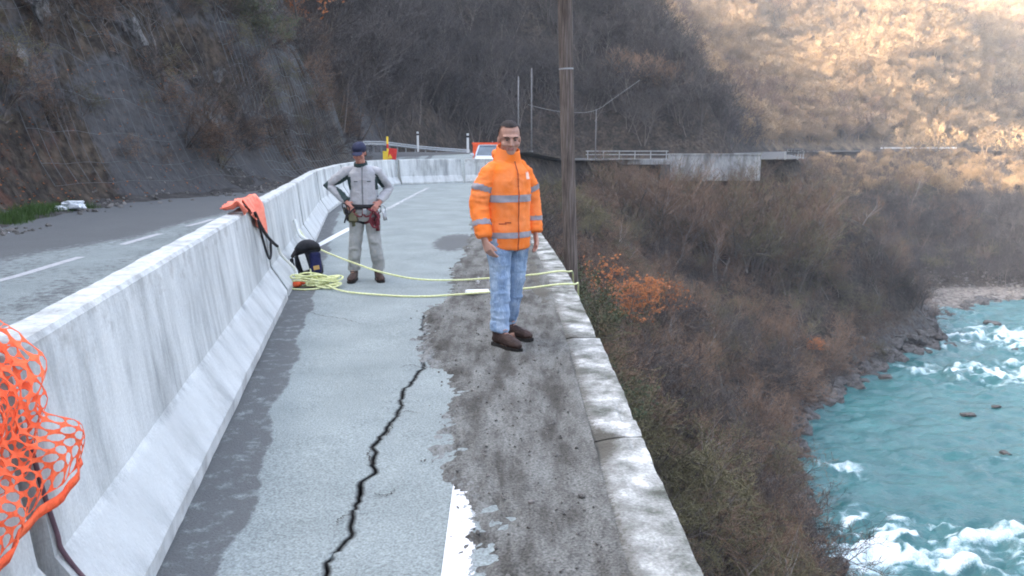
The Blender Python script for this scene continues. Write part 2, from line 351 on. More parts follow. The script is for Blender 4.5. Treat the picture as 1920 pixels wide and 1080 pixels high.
mixattr(WATER, 'foam', (.74, .82, .85), 8.5, .44, .86, .9)
river = mk('river', np.stack([WX, WY, zw], -1).reshape(-1, 3), gridf(len(wy), len(wx)), WATER, smooth=True)
attr(river, 'foam', foam); attr(river, 'shallow', .42*blob(1860, 840, 9, 6)+.35*blob(1560, 960, 2.0, 4)-.1)
tag(river, 'turquoise river with white rapids', kind='structure')
# ------------------------------------------------------------------ road
def bX(y): return -1.34-.185*(y-2.77) if y < 8.4 else float(np.interp(y, [8.4, 12.75, 18.75, 24.6, 29.5], [-2.38, -3.17, -4.30, -4.98, -5.20]))
crk = [px(*p) for p in [(560, 1140), (600, 1080), (625, 1042), (650, 1000), (664, 960), (671, 920), (698, 872), (706, 822), (742, 780), (760, 727), (792, 690), (801, 642), (790, 604)]]
cy_, cx_ = np.array([p.y for p in crk]), np.array([p.x for p in crk])
ys = axis([(-20, 1.6, 1.2), (1.6, 9.4, .022), (9.4, 14, .08), (14, 34, .3), (34, 60, .8)])
def hx(y): return np.interp(y, H_L[:150, 1], H_L[:150, 0])
def exx(y): return np.interp(y, E_L[:100, 1], E_L[:100, 0])
cxs = np.interp(ys, cy_, cx_)+vn(ys*9, 0, 0, 3)*.016+vn(ys*27, 0, 0, 5)*.010+vn(ys*60, 0, 0, 7)*.004
cw = (.0016+.0042*np.abs(vn(ys*5, 2, 0, 8))+.006*np.abs(vn(ys*20, 2, 0, 9))*.7)*(1-sst(7.0, 7.9, ys))*1.0
NL, NR = 64, 22
rows = []; dk = []; pl = []; ckd = []
for i, y in enumerate(ys):
    xl, xr = hx(y), exx(y)-.28
    bx = bX(y)
    L = np.concatenate([np.linspace(xl, bx-.5, 14), np.linspace(bx-.3, cxs[i]-cw[i]-.02, NL-15), [cxs[i]-cw[i]]]) if y < 33 else np.linspace(xl, cxs[i]-cw[i], NL)
    if L[-2] > L[-1]: L = np.linspace(xl, cxs[i]-cw[i], NL)
    Rr = np.concatenate([[cxs[i]+cw[i]], np.linspace(cxs[i]+cw[i]+.02, max(xr, cxs[i]+.3), NR-1)])
    z = float(zr(y))
    fz = lambda X: z+fbm(X*1.1, y*.6, 0, 3, 80)*.010+(0.02*np.exp(-((X-cxs[i])/.12)**2)*(-.5) if cw[i] > .003 else 0)
    zl, zR = fz(L), fz(Rr)
    dp = .16 if cw[i] > .002 else 0
    r = np.concatenate([np.stack([L, zl], 1), [[L[-1]+.001, zl[-1]-dp]], [[Rr[0]-.001, zR[0]-dp]], np.stack([Rr, zR], 1)])
    rows.append(np.stack([r[:, 0], np.full(len(r), y), r[:, 1]], 1))
    X = r[:, 0]
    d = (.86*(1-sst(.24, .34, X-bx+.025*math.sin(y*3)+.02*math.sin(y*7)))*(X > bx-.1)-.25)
    # dark patch half way along the lane, and the grimy lane behind the barrier
    d = np.maximum(d, 1.15*np.exp(-(((X+.95)/.50)**2+((y-13.2)/1.7)**2)**1.5)-.35)
    d = np.maximum(d, (.42*sst(-6.6, -7.6, X)+.42+.20*vn(X*2.2, y*.35, 0, 95))*(X < bx-.4))
    d = np.maximum(d, .5*np.exp(-((X-(-.95+.02*y))/.22)**2)*sst(7.4, 8.6, y)*(1-sst(20, 26, y))-.12)
    d = np.maximum(d, .45*np.exp(-(((X+.45)/.10)**2+((y-3.5)/.35)**2)) - .1)
    dk.append(d); pl.append(.28*np.exp(-((X+1.0)/.5)**2)*(y < 9)-.1+.12*sst(30, 36, y)); c = np.zeros(len(r)); c[len(L)-1:len(L)+3] = 1; ckd.append(c*(dp > 0))
RV = np.array(rows); ny, nx = RV.shape[:2]
road = mk('road', RV.reshape(-1, 3), gridf(ny, nx), ASPH, smooth=False)
attr(road, 'dark', np.array(dk)); attr(road, 'pale', np.array(pl)); attr(road, 'crackdark', np.array(ckd))
tag(road, 'cracked grey asphalt road', kind='structure')
a, b_ = E_L[75:], H_L[75:]; m = min(len(a), len(b_)); a, b_ = a[:m], b_[:m]
keep = (a[:, 1] > 56)
a, b_ = a[keep], b_[keep]; k = np.linspace(0, 1, 5)
FV = a[:, None, :]*k[None, :, None]+b_[:, None, :]*(1-k[None, :, None])
FV = np.concatenate([FV, zr(FV[..., 1:2])+.02], -1)
fr = mk('far_road', FV.reshape(-1, 3), gridf(FV.shape[0], 5), ROADF); tag(fr, 'road curving on round the spur', kind='structure')
# shoulder of dirt and rubble at the foot of the slope
sy = axis([(-12, 10, .6), (10, 34, .12), (34, 50, .4)]); ks = np.linspace(0, 1, 26); rows = []
for y in sy:
    x = hx(y)-1.1+ks*(2.7+.5*vn(y*.3, 0, 0, 90))
    z = zr(y)+.20-.34*ks**.9+fbm(x*1.6, y*1.6, 0, 4, 91)*.07*(1-ks*.55)+ (.75*np.clip(1-ks/.25, 0, 1)); rows.append(np.stack([x, np.full(26, y), z], 1))
SH = np.array(rows)
SHM = M('shoulder_dirt', [(0.021, 0.0204, 0.0198), (0.045, 0.042, 0.0396), (0.078, 0.0732, 0.069)], 2.2, 9, .97, .8, 20, fine=(18, .4), bdist=.04)
sho = mk('dirt_shoulder', SH.reshape(-1, 3), gridf(len(sy), 26), SHM, smooth=True); tag(sho, 'dirt and rubble along the foot of the rock slope', kind='structure')
# painted lines
def hairline(pts, name='road_crack', wd=.004):
    P = cr([(p.x, p.y) for p in pts], 14); V = []; n_ = len(P)
    for i, (a_, b1_) in enumerate(P):
        d_ = P[min(i+1, n_-1)]-P[max(i-1, 0)]; d_ = d_/np.hypot(*d_); j_ = float(vn(i*.7, pts[0].x*9, 0, 77))*.012; ww = wd*(.4+abs(float(vn(i*.5, 3, 0, 78))))*math.sin(math.pi*(i+.5)/n_)**.5
        c_ = (a_-d_[1]*j_, b1_+d_[0]*j_); zz = lambda x_, y_: float(zr(y_)+fbm(x_*1.1, y_*.6, 0, 3, 80)*.010+.0025)
        for s_ in (-1, 1): q_ = (c_[0]-d_[1]*ww*s_, c_[1]+d_[0]*ww*s_); V.append((*q_, zz(*q_)))
    o = mk(name, V, gridf(n_, 2), CRK); tag(o, 'thin dark side crack in the asphalt', kind='structure'); return o
CRK = M('crack_dark', [(.03, .028, .026), (.06, .056, .05)], 30, 3, .95)  # dark colour of the flat side-crack strips
for L_ in ([(560, 578), (600, 590), (640, 596), (680, 606)], [(700, 872), (690, 850), (700, 838)], [(742, 780), (762, 772), (790, 777)], [(664, 960), (640, 968), (628, 985)], [(792, 690), (770, 684), (748, 690)], [(742, 912), (728, 925), (700, 921)], [(706, 822), (728, 812), (738, 792)]):
    hairline([px(*p_) for p_ in L_], wd=.0045)
def line(name, xf, y0, y1, wd, mat, wear, step=.1, label=''):
    Y = np.arange(y0, y1+step*.5, step); V = []; W = []
    for y in Y:
        for s in (-.5, -.17, .17, .5):
            x = xf(y)+s*wd; V.append((x, y, zr(y)+fbm(x*1.1, y*.6, 0, 3, 80)*.010+.004)); W.append(wear(y, s))
    o = mk(name, V, gridf(len(Y), 4), mat); attr(o, 'wear', W); tag(o, label, kind='structure'); return o
line('edge_line', lambda y: -.205-.0105*(y-2.77)*1.6, 1.5, 12.5, .125, PAINT, lambda y, s: (.22+.14*float(sst(2.7, 3.6, y)) if y < 3.62 else .6)+ (.22 if s > .3 else 0)+(.05*(s+.5)), .05, 'worn white edge line')
P2 = paintmat(bpy.data.materials.new('faded_white_paint'), .10, .38, 10, (.62, .64, .65))
line('lane_line', lambda y: -3.12, 11.9, 30, .13, P2, lambda y, s: -.02 if y < 15.5 else .27, .3, 'faded solid white lane line')
P3 = paintmat(bpy.data.materials.new('faded_dash_paint'), .12, .50, 10, (.42, .43, .44))
for a_, b1 in ((6.2, 8.3), (9.2, 11.3), (12.75, 14.3), (15.7, 17.3), (18.6, 20.4), (21.8, 23.6)):
    line('lane_dash', lambda y: -6.0-.045*(y-7), a_, b1, .13, P3, lambda y, s: -.02, .2, 'white dash of the centre line')
# crumbled verge between asphalt and parapet
vx = np.arange(-1.05, .44, .02); vy = axis([(-2, 1.7, .3), (1.7, 10.5, .026), (10.5, 34, .12)])
VX, VY = np.meshgrid(vx, vy)
lb = [px(*p) for p in [(885, 1140), (897, 1075), (896, 985), (884, 918), (840, 888), (832, 800), (850, 735), (808, 665), (792, 585), (845, 560), (850, 500), (880, 440), (885, 400)]]
lbx = np.interp(VY, [p.y for p in lb], [p.x for p in lb])
off = np.interp(VY, E_L[:100, 1], E_L[:100, 0])-.70
mask = sst(-.16, .16, VX+.0-lbx+.085*fbm(VX*12, VY*12, 0, 5, 101, .7)+.05*vn(VX*3,VY*2.5,0,102))
ditch = .25*np.exp(-((VX-.22+.02*np.sin(VY*2))/.10)**2)
vz = -.030+.045*mask+.005*mask*fbm(VX*9, VY*6, 0, 5, 103, .65)+.004*mask*ridged(VX*6, VY*3, 0, 3, 105)-.02*ditch*mask+.02*sst(.25, .4, VX)
edgeb = np.exp(-((VX-lbx-.06)/.06)**2)*.012*np.clip(fbm(VX*9, VY*6, 0, 3, 107)+.4, 0, 1); vz += edgeb
vz = np.where(VX < lbx-.30, -.45, vz)
ver = mk('verge', np.stack([VX+off*sst(-.6, .4, VX), VY, vz], -1).reshape(-1, 3), gridf(len(vy), len(vx))[(np.minimum(vz[:-1, :-1], vz[1:, 1:]) > -.3).ravel()], SOIL, smooth=True)
attr(ver, 'crumb', .40*np.exp(-((VX-lbx-.08-.04*fbm(VX*2,VY*2,0,2,109))/.08)**2)-.02); attr(ver, 'asph', .55*(1-sst(-.02, .22, VX-lbx))-.16+.12*fbm(VX*3,VY*1.5,0,3,108)); attr(ver, 'fleck', .22*np.exp(-((VX-(-.27-.02*(VY-3)))/.055)**2)*sst(3.0, 3.4, VY)*(.4+.6*np.clip(vn(0, VY*1.6, 0, 109)+.5, 0, 1))+.25*np.exp(-((VX-(-.27-.02*(VY-3)))/.07)**2)*sst(7.6, 8.4, VY)*(1-sst(9.5,10,VY))-.02)
attr(ver, 'sand', .30*np.exp(-((VX-.19+.03*np.sin(VY*1.7))/.13)**2)-.10+.10*sst(5.5, 7, VY)-.35*np.exp(-((VX-.37)/.035)**2))
attr(ver, 'moss', .4*np.exp(-(((VX-lbx-.07)/.06)**2))*sst(5, 6.5, VY)*(1-sst(9, 10, VY))+.15*sst(8, 10, VY))
tag(ver, 'crumbling gritty verge between asphalt and parapet', kind='structure')
# ------------------------------------------------------------------ parapet wall
wall = empty('retaining_wall', (.5, 0, 0)); tag(wall, 'concrete retaining wall with pale patchy coping above the gorge', 'wall')
Yw = axis([(-14, 34, .8)]); Xw = exx(Yw)
V = []; F = []
for i, (x, y) in enumerate(zip(Xw, Yw)):
    top = -.02; bot = -7.5*(1-float(sst(13, 22, y)))-3.0
    V += [(x-.05-.5, y, top), (x-.05-.5, y, bot), (x-.05, y, bot), (x-.05, y, top)]
for i in range(len(Yw)-1):
    for k in range(4): F.append((4*i+k, 4*i+(k+1) % 4, 4*i+4+(k+1) % 4, 4*i+4+k))
wo = mk('wall_face', np.array(V)-np.array((.5, 0, 0)), F, DCONC, wall)
joints = [-6, -2.2, 1.0, 4.16, 6.45, 8.78, 10.9, 13.4, 16.4, 20, 24, 29, 33.5]
for j in range(len(joints)-1):
    y0, y1 = joints[j]+.012, joints[j+1]-.012
    n = max(8, int((y1-y0)/.05)) if y0 < 12 else 14; nxx = 16 if y0 < 12 else 5
    Ys = np.linspace(y0, y1, n); V = []; D = []
    jz = (.034, .038, .040, .036, .040, .034, .030)[j % 7]; dxs = (.004, -.006, .0, .008, -.012, .004)[j % 6]
    for y in Ys:
        ex_ = exx(y)+dxs+.004*vn(y*6, 0, 0, 111)+.003*vn(y*20, 0, 0, 112)
        lw = .34+.018*vn(y*2.3, 1, 0, 113)+.008*vn(y*9, 1, 0, 114)+.18*float(sst(6.4, 9.5, y))
        xs = ex_-lw*(1-np.linspace(0, 1, nxx))
        endd = min(y-y0, y1-y)
        for q, x in enumerate(xs):
            u = q/(nxx-1)
            z = jz-.004+.004*fbm(x*6, y*6, 0, 4, 115)-(.050 if q == 0 else .030*(1-min(1, u*2.6))**1.5)-(.012*max(0, 1-endd/.03))-.02*max(0., float(vn(x*5, y*4, 3, 117))-.62)*6*(q > nxx-5)
            # the broken dark hole by the second joint
            z -= .035*math.exp(-(((x-.45)/.10)**2+((y-4.05)/.14)**2)) if y0 < 12 else 0
            V.append((x, y, z)); D.append(.78*(1-min(1, u/.75))**.8+.55*math.exp(-(((x-.44)/.13)**2+((y-4.05)/.16)**2))+.35*max(0, 1-endd/.05)-.06+.2*float(sst(5.5, 9, y)))
    b0 = len(V)
    Fg = gridf(n, nxx).tolist()
    for i in range(n): V.append((V[i*nxx+nxx-1][0]+.003, Ys[i], -.17)); D.append(.3)
    for i in range(n): V.append((V[i*nxx][0]+.003, Ys[i], -.10)); D.append(.3)
    for i in range(n-1): Fg.append((i*nxx+nxx-1, b0+i, b0+i+1, (i+1)*nxx+nxx-1)); Fg.append((i*nxx, (i+1)*nxx, b0+n+i+1, b0+n+i))
    Fg.append(tuple(range(nxx-1, -1, -1))+(b0+n, b0)); Fg.append(tuple((n-1)*nxx+q for q in range(nxx))+(b0+n-1, b0+2*n-1))
    o = mk('coping_slab', np.array(V)-np.array((.5, 0, 0)), Fg, SLAB, wall); attr(o, 'dirt', D)
# ------------------------------------------------------------------ concrete barriers
PROF = [(0, 0), (0, .075), (.165, .33), (.235, .975), (.25, .995), (.375, .995), (.39, .975), (.46, .33), (.625, .075), (.625, 0)]
def barrier(p0, p1, label, shade=0, hgt=1.0):
    """front-foot line runs from p0 to p1, the body lies to its left"""
    p0, p1 = Vector((*p0, 0)), Vector((*p1, 0)); d = (p1-p0); ln = d.length; d.normalize(); n = Vector((-d.y, d.x, 0))
    z0 = float(zr((p0.y+p1.y)/2))
    # profile refined
    PR = []
    for (x0, h0), (x1, h1) in zip(PROF[:-1], PROF[1:]):
        k = max(1, int(math.hypot(x1-x0, h1-h0)/.045)); PR += [(x0+(x1-x0)*i/k, h0+(h1-h0)*i/k) for i in range(k)]
    PR.append(PROF[-1]); m = len(PR); S = max(8, int(ln/.06)) if p0.y < 15 else 16
    V = []; TD = []; TO = []; PI_ = []; ST = []
    for i in range(S+1):
        s = i/S*ln; e = min(s, ln-s); sh = .012*max(0, 1-e/.03)
        for (x, h) in PR:
            nz = float(vn(s*3, x*7+h*5, p0.y, 120))*.003+float(vn(s*11, x*20+h*14, p0.y, 121))*.0022
            if h > .93: nz -= .006*max(0, float(vn(s*7, x*9, p0.x, 122)))
            if .02 < h < .1: nz -= .010*max(0, float(vn(s*6, 3, p0.x, 123))-.2)
            xx = x+((.3125)-x)*sh*2; nn = nz if x > (.3125) else -nz
            V.append(p0-p0+d*s+n*(xx+nn)+Vector((0, 0, h*hgt+(nz if h > .9 else 0)-sh*(h > .5))))
            top = 1 if h > .97 else max(0, (h-.55)/.42)
            TD.append((.30 if h > .99 else .30*top)+shade-.05*0); ST.append((.34 if h < .09 else .12 if h < .2 else -.3)); TO.append(.62 if h < .30 and x < .3 else -.2); PI_.append(0.02 if x < .35 else -.3)
    F = []
    for i in range(S):
        for k in range(m-1): F.append((i*m+k, i*m+k+1, (i+1)*m+k+1, (i+1)*m+k))
    F.append(tuple(range(m-1, -1, -1))); F.append(tuple(S*m+k for k in range(m)))
    o = mk('concrete_barrier', V, F, CONC); o.location = (p0.x, p0.y, z0)
    attr(o, 'topdirt', TD); attr(o, 'toe', TO); attr(o, 'pits', PI_); attr(o, 'stain', ST)
    tag(o, label, 'barrier', 'concrete barriers closing off the cracked lane'); return o
barrier((bX(-3.7)-.02, -3.7), (bX(2.28)-.03, 2.28), 'nearest grey concrete barrier, cut by the lower left corner under the orange netting', .1)
b1 = barrier((bX(2.34), 2.34), (bX(8.31), 8.31), 'long streaked concrete barrier in the foreground left of the crack')
barrier((bX(8.40), 8.40), (bX(12.86), 12.86), 'concrete barrier right behind the blue backpack')
barrier((bX(12.95), 12.95), (bX(18.68), 18.68), 'concrete barrier left of the man in grey, at his elbow')
barrier((bX(18.8), 18.8), (bX(24.6), 24.6), 'concrete barrier behind the head of the man in grey')
barrier((bX(24.7), 24.7), (bX(29.4), 29.4), 'last concrete barrier of the row, where it bends toward the closure')
barrier((-5.12, 29.7), (-4.42, 32.1), 'short angled concrete barrier under the red and yellow sign', -.02)
barrier((-4.38, 32.2), (-2.02, 33.7), 'pale concrete barrier standing across the lane, middle of the closure', -.1)
barrier((-1.95, 33.75), (.35, 34.0), 'greyer concrete barrier across the lane behind the man in orange', .12)
# ------------------------------------------------------------------ bare trees and shrubs
def grow(seed, stems=1, height=5.0, spread=.5, levels=4, kids=(6, 5, 4), r0=.08, rmin=.012, up=.25, leaf=0, leafsize=.05, lean=(0, 0)):
    """returns (V, F, material index per face): tapered limbs (index 0), fine twigs (1), leaves (2)"""
    rd = random.Random(seed); V = []; F = []; MI = []
    def seg(p, q, r, s, n, mi):
        t = (q-p); 
        if t.length < 1e-5: return
        t.normalize(); rf = Vector((0, 0, 1)) if abs(t.z) < .9 else Vector((1, 0, 0)); u = (rf-t*rf.dot(t)).normalized(); v = t.cross(u); b = len(V)
        if n == 2:
            an = rd.random()*math.pi; a = u*math.cos(an)+v*math.sin(an)
            V.extend([p-a*r, p+a*r, q+a*s, q-a*s]); F.append((b, b+1, b+2, b+3)); MI.append(mi); return
        for (c, rr) in ((p, r), (q, s)):
            for k in range(n):
                an = 2*math.pi*k/n; V.append(c+u*math.cos(an)*rr+v*math.sin(an)*rr)
        for k in range(n): F.append((b+k, b+(k+1) % n, b+n+(k+1) % n, b+n+k)); MI.append(mi)
    def br(p, d, ln, r, lev):
        n = 4 if lev == 0 else (3 if lev < levels-1 else 2)
        sides = 6 if lev == 0 else (3 if lev < levels-1 else 2)
        pts = [p.copy()]; dd = d.copy()
        for i in range(n):
            dd = (dd+Vector((rd.gauss(0, .14), rd.gauss(0, .14), rd.gauss(0, .10)+up*.3))).normalized()
            q = pts[-1]+dd*ln/n; ra, rb = r*(1-.75*i/n), r*(1-.75*(i+1)/n)
            seg(pts[-1], q, max(ra, rmin*.6), max(rb, rmin*.45), sides, 0 if lev < 2 else 1); pts.append(q)
        if lev < levels-1:
            for k in range(kids[min(lev, len(kids)-1)]):
                t = .3+.7*(k+rd.random())/kids[min(lev, len(kids)-1)]; t = min(t, .99); j = int(t*n); c = pts[j].lerp(pts[j+1], t*n-j)
                ax = Vector((rd.gauss(0, 1), rd.gauss(0, 1), rd.gauss(0, .6))).normalized()
                nd = (dd*.75+ax*spread*1.5+Vector((0, 0, up))).normalized()
                br(c, nd, ln*(.62-.18*t)*rd.uniform(.75, 1.2), r*.45*(1-.4*t), lev+1)
        if leaf and lev >= levels-2:
            for k in range(leaf):
                c = pts[rd.randrange(1, len(pts))]+Vector((rd.gauss(0, .05), rd.gauss(0, .05), rd.gauss(0, .05)))*ln
                a = Vector((rd.gauss(0, 1), rd.gauss(0, 1), rd.gauss(0, 1))).normalized(); e = a.orthogonal().normalized(); s = leafsize*rd.uniform(.6, 1.3); b = len(V)
                V.extend([c-a*s, c+e*s*.45, c+a*s, c-e*s*.45]); F.append((b, b+1, b+2, b+3)); MI.append(2)
    for s in range(stems):
        an = rd.random()*6.283; sp = 0 if stems == 1 else rd.uniform(.1, .75)
        d = Vector((math.cos(an)*sp+lean[0], math.sin(an)*sp+lean[1], 1)).normalized()
        br(Vector((math.cos(an), math.sin(an), 0))*(0 if stems == 1 else .12*height*.3), d, height*rd.uniform(.55, .8), r0, 0)
    return V, F, MI
def plantmesh(name, mats, **k):
    V, F, MI = grow(**k)
    o = mk(name, V, F, mats, link=False); o.data.polygons.foreach_set('material_index', MI); o.data.update(); return o
def gn_scatter(name, sources, pts, idx, rot, scl, label, cat):
    o = mk(name, pts, [], None); me = o.data
    for nm, ty, arr in (('rot', 'FLOAT_VECTOR', rot), ('scl', 'FLOAT', scl), ('idx', 'INT', idx)):
        at = me.attributes.new(nm, ty, 'POINT'); at.data.foreach_set('vector' if ty == 'FLOAT_VECTOR' else 'value', np.asarray(arr, dtype=np.int32 if ty == 'INT' else np.float32).ravel())
    g = bpy.data.node_groups.new(name, 'GeometryNodeTree'); g.interface.new_socket('Geometry', in_out='INPUT', socket_type='NodeSocketGeometry'); g.interface.new_socket('Geometry', in_out='OUTPUT', socket_type='NodeSocketGeometry')
    N = g.nodes; L = g.links; gi = N.new('NodeGroupInput'); go = N.new('NodeGroupOutput'); jn = N.new('GeometryNodeJoinGeometry')
    def na(n, ty): a = N.new('GeometryNodeInputNamedAttribute'); a.data_type = ty; a.inputs[0].default_value = n; return a.outputs[0]
    ri, si, ii = na('rot', 'FLOAT_VECTOR'), na('scl', 'FLOAT'), na('idx', 'INT')
    e2r = N.new('FunctionNodeEulerToRotation'); L.new(ri, e2r.inputs[0])
    for i, s in enumerate(sources):
        ob = N.new('GeometryNodeObjectInfo'); ob.inputs[0].default_value = s
        c = N.new('FunctionNodeCompare'); c.data_type = 'INT'; c.operation = 'EQUAL'
        ins = [q for q in c.inputs if q.type == 'INT']; L.new(ii, ins[0]); ins[1].default_value = i
        ip = N.new('GeometryNodeInstanceOnPoints'); L.new(gi.outputs[0], ip.inputs['Points']); L.new(c.outputs[0], ip.inputs['Selection']); L.new(ob.outputs['Geometry'], ip.inputs['Instance']); L.new(e2r.outputs[0], ip.inputs['Rotation']); L.new(si, ip.inputs['Scale'])
        L.new(ip.outputs[0], jn.inputs[0])
    L.new(jn.outputs[0], go.inputs[0])
    m = o.modifiers.new('scatter', 'NODES'); m.node_group = g
    tag(o, label, cat, kind='stuff'); return o
TR_N = [plantmesh('sapling_a', [BARK, TWIG], seed=61, height=8, r0=.13, rmin=.016, stems=2, spread=.6, kids=(8, 6, 4), up=.25), plantmesh('sapling_b', [BARK, TWIGG], seed=62, height=7, r0=.12, rmin=.016, stems=3, spread=.7, kids=(7, 5, 4), up=.2), plantmesh('sapling_c', [PALEB, TWIG], seed=63, height=8, r0=.12, rmin=.016, stems=1, spread=.55, kids=(10, 6, 4), up=.3)]
SH_B = [plantmesh('shrub_a', [BARK, TWIG], seed=1, stems=6, height=2.6, spread=.75, kids=(5, 5, 3), r0=.035, rmin=.011, up=.12),
        plantmesh('shrub_b', [BARK, TWIGG], seed=2, stems=7, height=2.2, spread=.8, kids=(5, 5, 3), r0=.03, rmin=.011, up=.06),
        plantmesh('shrub_c', [BARK, TWIGD], seed=3, stems=5, height=3.2, spread=.65, kids=(6, 4, 4), r0=.04, rmin=.012, up=.2),
        plantmesh('shrub_d', [TWIGD, TWIG], seed=4, stems=8, height=1.7, spread=.9, kids=(5, 4, 4), r0=.02, rmin=.007, up=0)]
FA = dict(spread=.6, kids=(9, 6, 4), up=.22)
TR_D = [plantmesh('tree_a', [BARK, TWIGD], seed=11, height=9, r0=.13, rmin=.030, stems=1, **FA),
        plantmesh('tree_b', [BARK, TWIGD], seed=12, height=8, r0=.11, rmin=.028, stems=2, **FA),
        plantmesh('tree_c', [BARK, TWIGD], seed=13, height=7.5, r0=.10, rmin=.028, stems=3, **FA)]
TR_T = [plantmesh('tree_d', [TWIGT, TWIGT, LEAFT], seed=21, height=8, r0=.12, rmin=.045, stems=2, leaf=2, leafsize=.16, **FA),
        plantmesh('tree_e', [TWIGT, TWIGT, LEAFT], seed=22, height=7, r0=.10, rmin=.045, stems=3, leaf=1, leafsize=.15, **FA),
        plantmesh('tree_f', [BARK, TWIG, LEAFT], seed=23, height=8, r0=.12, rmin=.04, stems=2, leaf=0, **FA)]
def field(X0, X1, Y0, Y1, n, seed):
    r = np.random.default_rng(seed); x = r.uniform(X0, X1, n); y = r.uniform(Y0, Y1, n)
    z = terr_z(x, y); dE, yE = sdist(x, y, E_L); dH, yH = sdist(x, y, H_L); dB, _ = sdist(x, y, B_L)
    return r, x, y, z, dE, dH, dB, yH
def inview(x, y, z, mar=1.25):
    zc = y*math.cos(PITCH)-(z-CAMH)*math.sin(PITCH); return (zc > 1) & (np.abs(x)*FPX/np.maximum(zc, 1) < 960*mar)
def rots(r, n, tilt=.25, lean=(0, 0)): return np.stack([r.normal(0, tilt, n)+lean[0], r.normal(0, tilt, n)+lean[1], r.uniform(0, 6.28, n)], 1)
# slope of the gorge below the parapet
r, x, y, z, dE, dH, dB, yH = field(.5, 80, -6, 150, 17000, 1)
k = (dE > 1.1) & (dB < -.2) & ((x-dE*0 < 60) | (y < 200)) & (z < -1.0) & inview(x, y, z, 1.4) & ((x < 52) | (dB < -14) | (y < 95))
dens = np.clip(1.25-np.hypot(x, y)/150, .35, 1); k &= r.uniform(0, 1, len(x)) < dens*np.clip(.55+.8*vn(x/4, y/4, 0, 130), .15, 1)
# keep the shrubs next to the parapet low enough to leave the coping clear
x, y, z, dE = x[k], y[k], z[k], dE[k]; n = len(x)
s = r.uniform(.5, 1.5, n); s = np.minimum(s, np.clip((-z-.2)/2.6, .35, 1.5)*np.where((dE < 3) & (y < 26), .8, 1.2))
pat = vn(x/9, y/9, 0, 131); idx = np.where(r.uniform(0, 1, n) < .35, 3, np.where(pat > .25, 1, np.where(pat < -.3, 2, 0)))
gn_scatter('bare_scrub', SH_B, np.stack([x, y, z-.05], 1), idx, rots(r, n, .28, (0, .22)), s, 'dense brown leafless scrub covering the slope from the parapet down to the river', 'scrub')
print('scrub', n)
# a few taller bare trees mixed into it
r, x, y, z, dE, dH, dB, yH = field(3, 80, 12, 150, 3400, 2)
k = (dE > 4) & (dB < -3) & (z < -3) & inview(x, y, z) & (r.uniform(0, 1, len(x)) < .5) & ((x < 52) | (dB < -16))
x, y, z = x[k], y[k], z[k]; n = len(x); s = np.minimum(r.uniform(.3, .62, n), np.clip((-z-.5)/9, .15, 1))
xa = r.uniform(9, 34, 170); ya = r.uniform(79, 84, 170)+np.maximum(0, xa-28)*.8; za = terr_z(xa, ya); x, y, z, s = np.append(x, xa), np.append(y, ya), np.append(z, za), np.append(s, np.clip((r.uniform(-2.4, .3, 170)+1.2*(r.uniform(0, 1, 170) > .8)-za)/7.2, .2, .95)); n = len(x)
gn_scatter('gorge_thicket', TR_N, np.stack([x, y, z-.1], 1), r.integers(0, 3, n), rots(r, n, .12, (0, .15)), s, 'taller grey bare saplings rising out of the gorge scrub', 'saplings')
# rock slope left of the road
r, x, y, z, dE, dH, dB, yH = field(-40, -7, 6, 60, 12000, 3)
k = (dH < -.9) & inview(x, y, z, 1.3) & (z < 26) & (r.uniform(0, 1, len(x)) < np.clip(.5+.9*vn(x/3, y/3, z/3, 140), .1, 1))
x, y, z = x[k], y[k], z[k]; n = len(x)
gn_scatter('slope_brush', SH_B, np.stack([x, y, z-.1], 1), r.choice([0, 1, 2, 3, 3], n), rots(r, n, .3, (0, .55)), r.uniform(.3, .8, n), 'thin dry brush hanging on the rock slope left of the road', 'brush')
print('slope', n)
# dark wood on the spur
r, x, y, z, dE, dH, dB, yH = field(-70, 60, 46, 190, 12000, 4)
k = (dH < -.9) & inview(x, y, z, 1.3) & (yH < 165) & (z < 75) & ((x > -14) | (y > 75)) & (r.uniform(0, 1, len(x)) < .62)
x, y, z = x[k], y[k], z[k]; n = len(x)
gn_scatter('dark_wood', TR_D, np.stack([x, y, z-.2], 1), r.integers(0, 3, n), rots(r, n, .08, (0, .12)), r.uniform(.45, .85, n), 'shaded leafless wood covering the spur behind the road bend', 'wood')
print('wood', n)
# far hill: tan sunlit wood
r, x, y, z, dE, dH, dB, yH = field(20, 300, 150, 400, 26000, 5)
k = (dH < -1.5) & inview(x, y, z, 1.25) & (yH > 150) & (z < 110); 
x, y, z, dH = x[k], y[k], z[k], dH[k]; n = len(x); 
pick = r.uniform(0, 1, n)+.5*vn(x/28, y/28, 0, 150); idx = np.where(pick > .95, 2, np.where(pick > .45, 1, 0))
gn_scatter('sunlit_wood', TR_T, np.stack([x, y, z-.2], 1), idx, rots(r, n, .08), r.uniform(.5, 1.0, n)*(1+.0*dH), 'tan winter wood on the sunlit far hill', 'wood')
print('far', n)
# slope between the far road and the water
r, x, y, z, dE, dH, dB, yH = field(28, 230, 92, 240, 6500, 6)
k = (dE > 1.5) & (dB < -9) & inview(x, y, z, 1.25) & ((x > 52) | (y > 130))
x, y, z, dE = x[k], y[k], z[k], dE[k]; n = len(x)
gn_scatter('riverside_wood', TR_D+TR_T[1:2], np.stack([x, y, z-.2], 1), np.where((z > -9) & (r.uniform(0, 1, n) < .7), 3, r.integers(0, 3, n)), rots(r, n, .1), r.uniform(.3, .65, n)*np.where(dE < 10, .9, 1), 'brown leafless wood between the far road and the gravel bank', 'wood')
print('river', n)
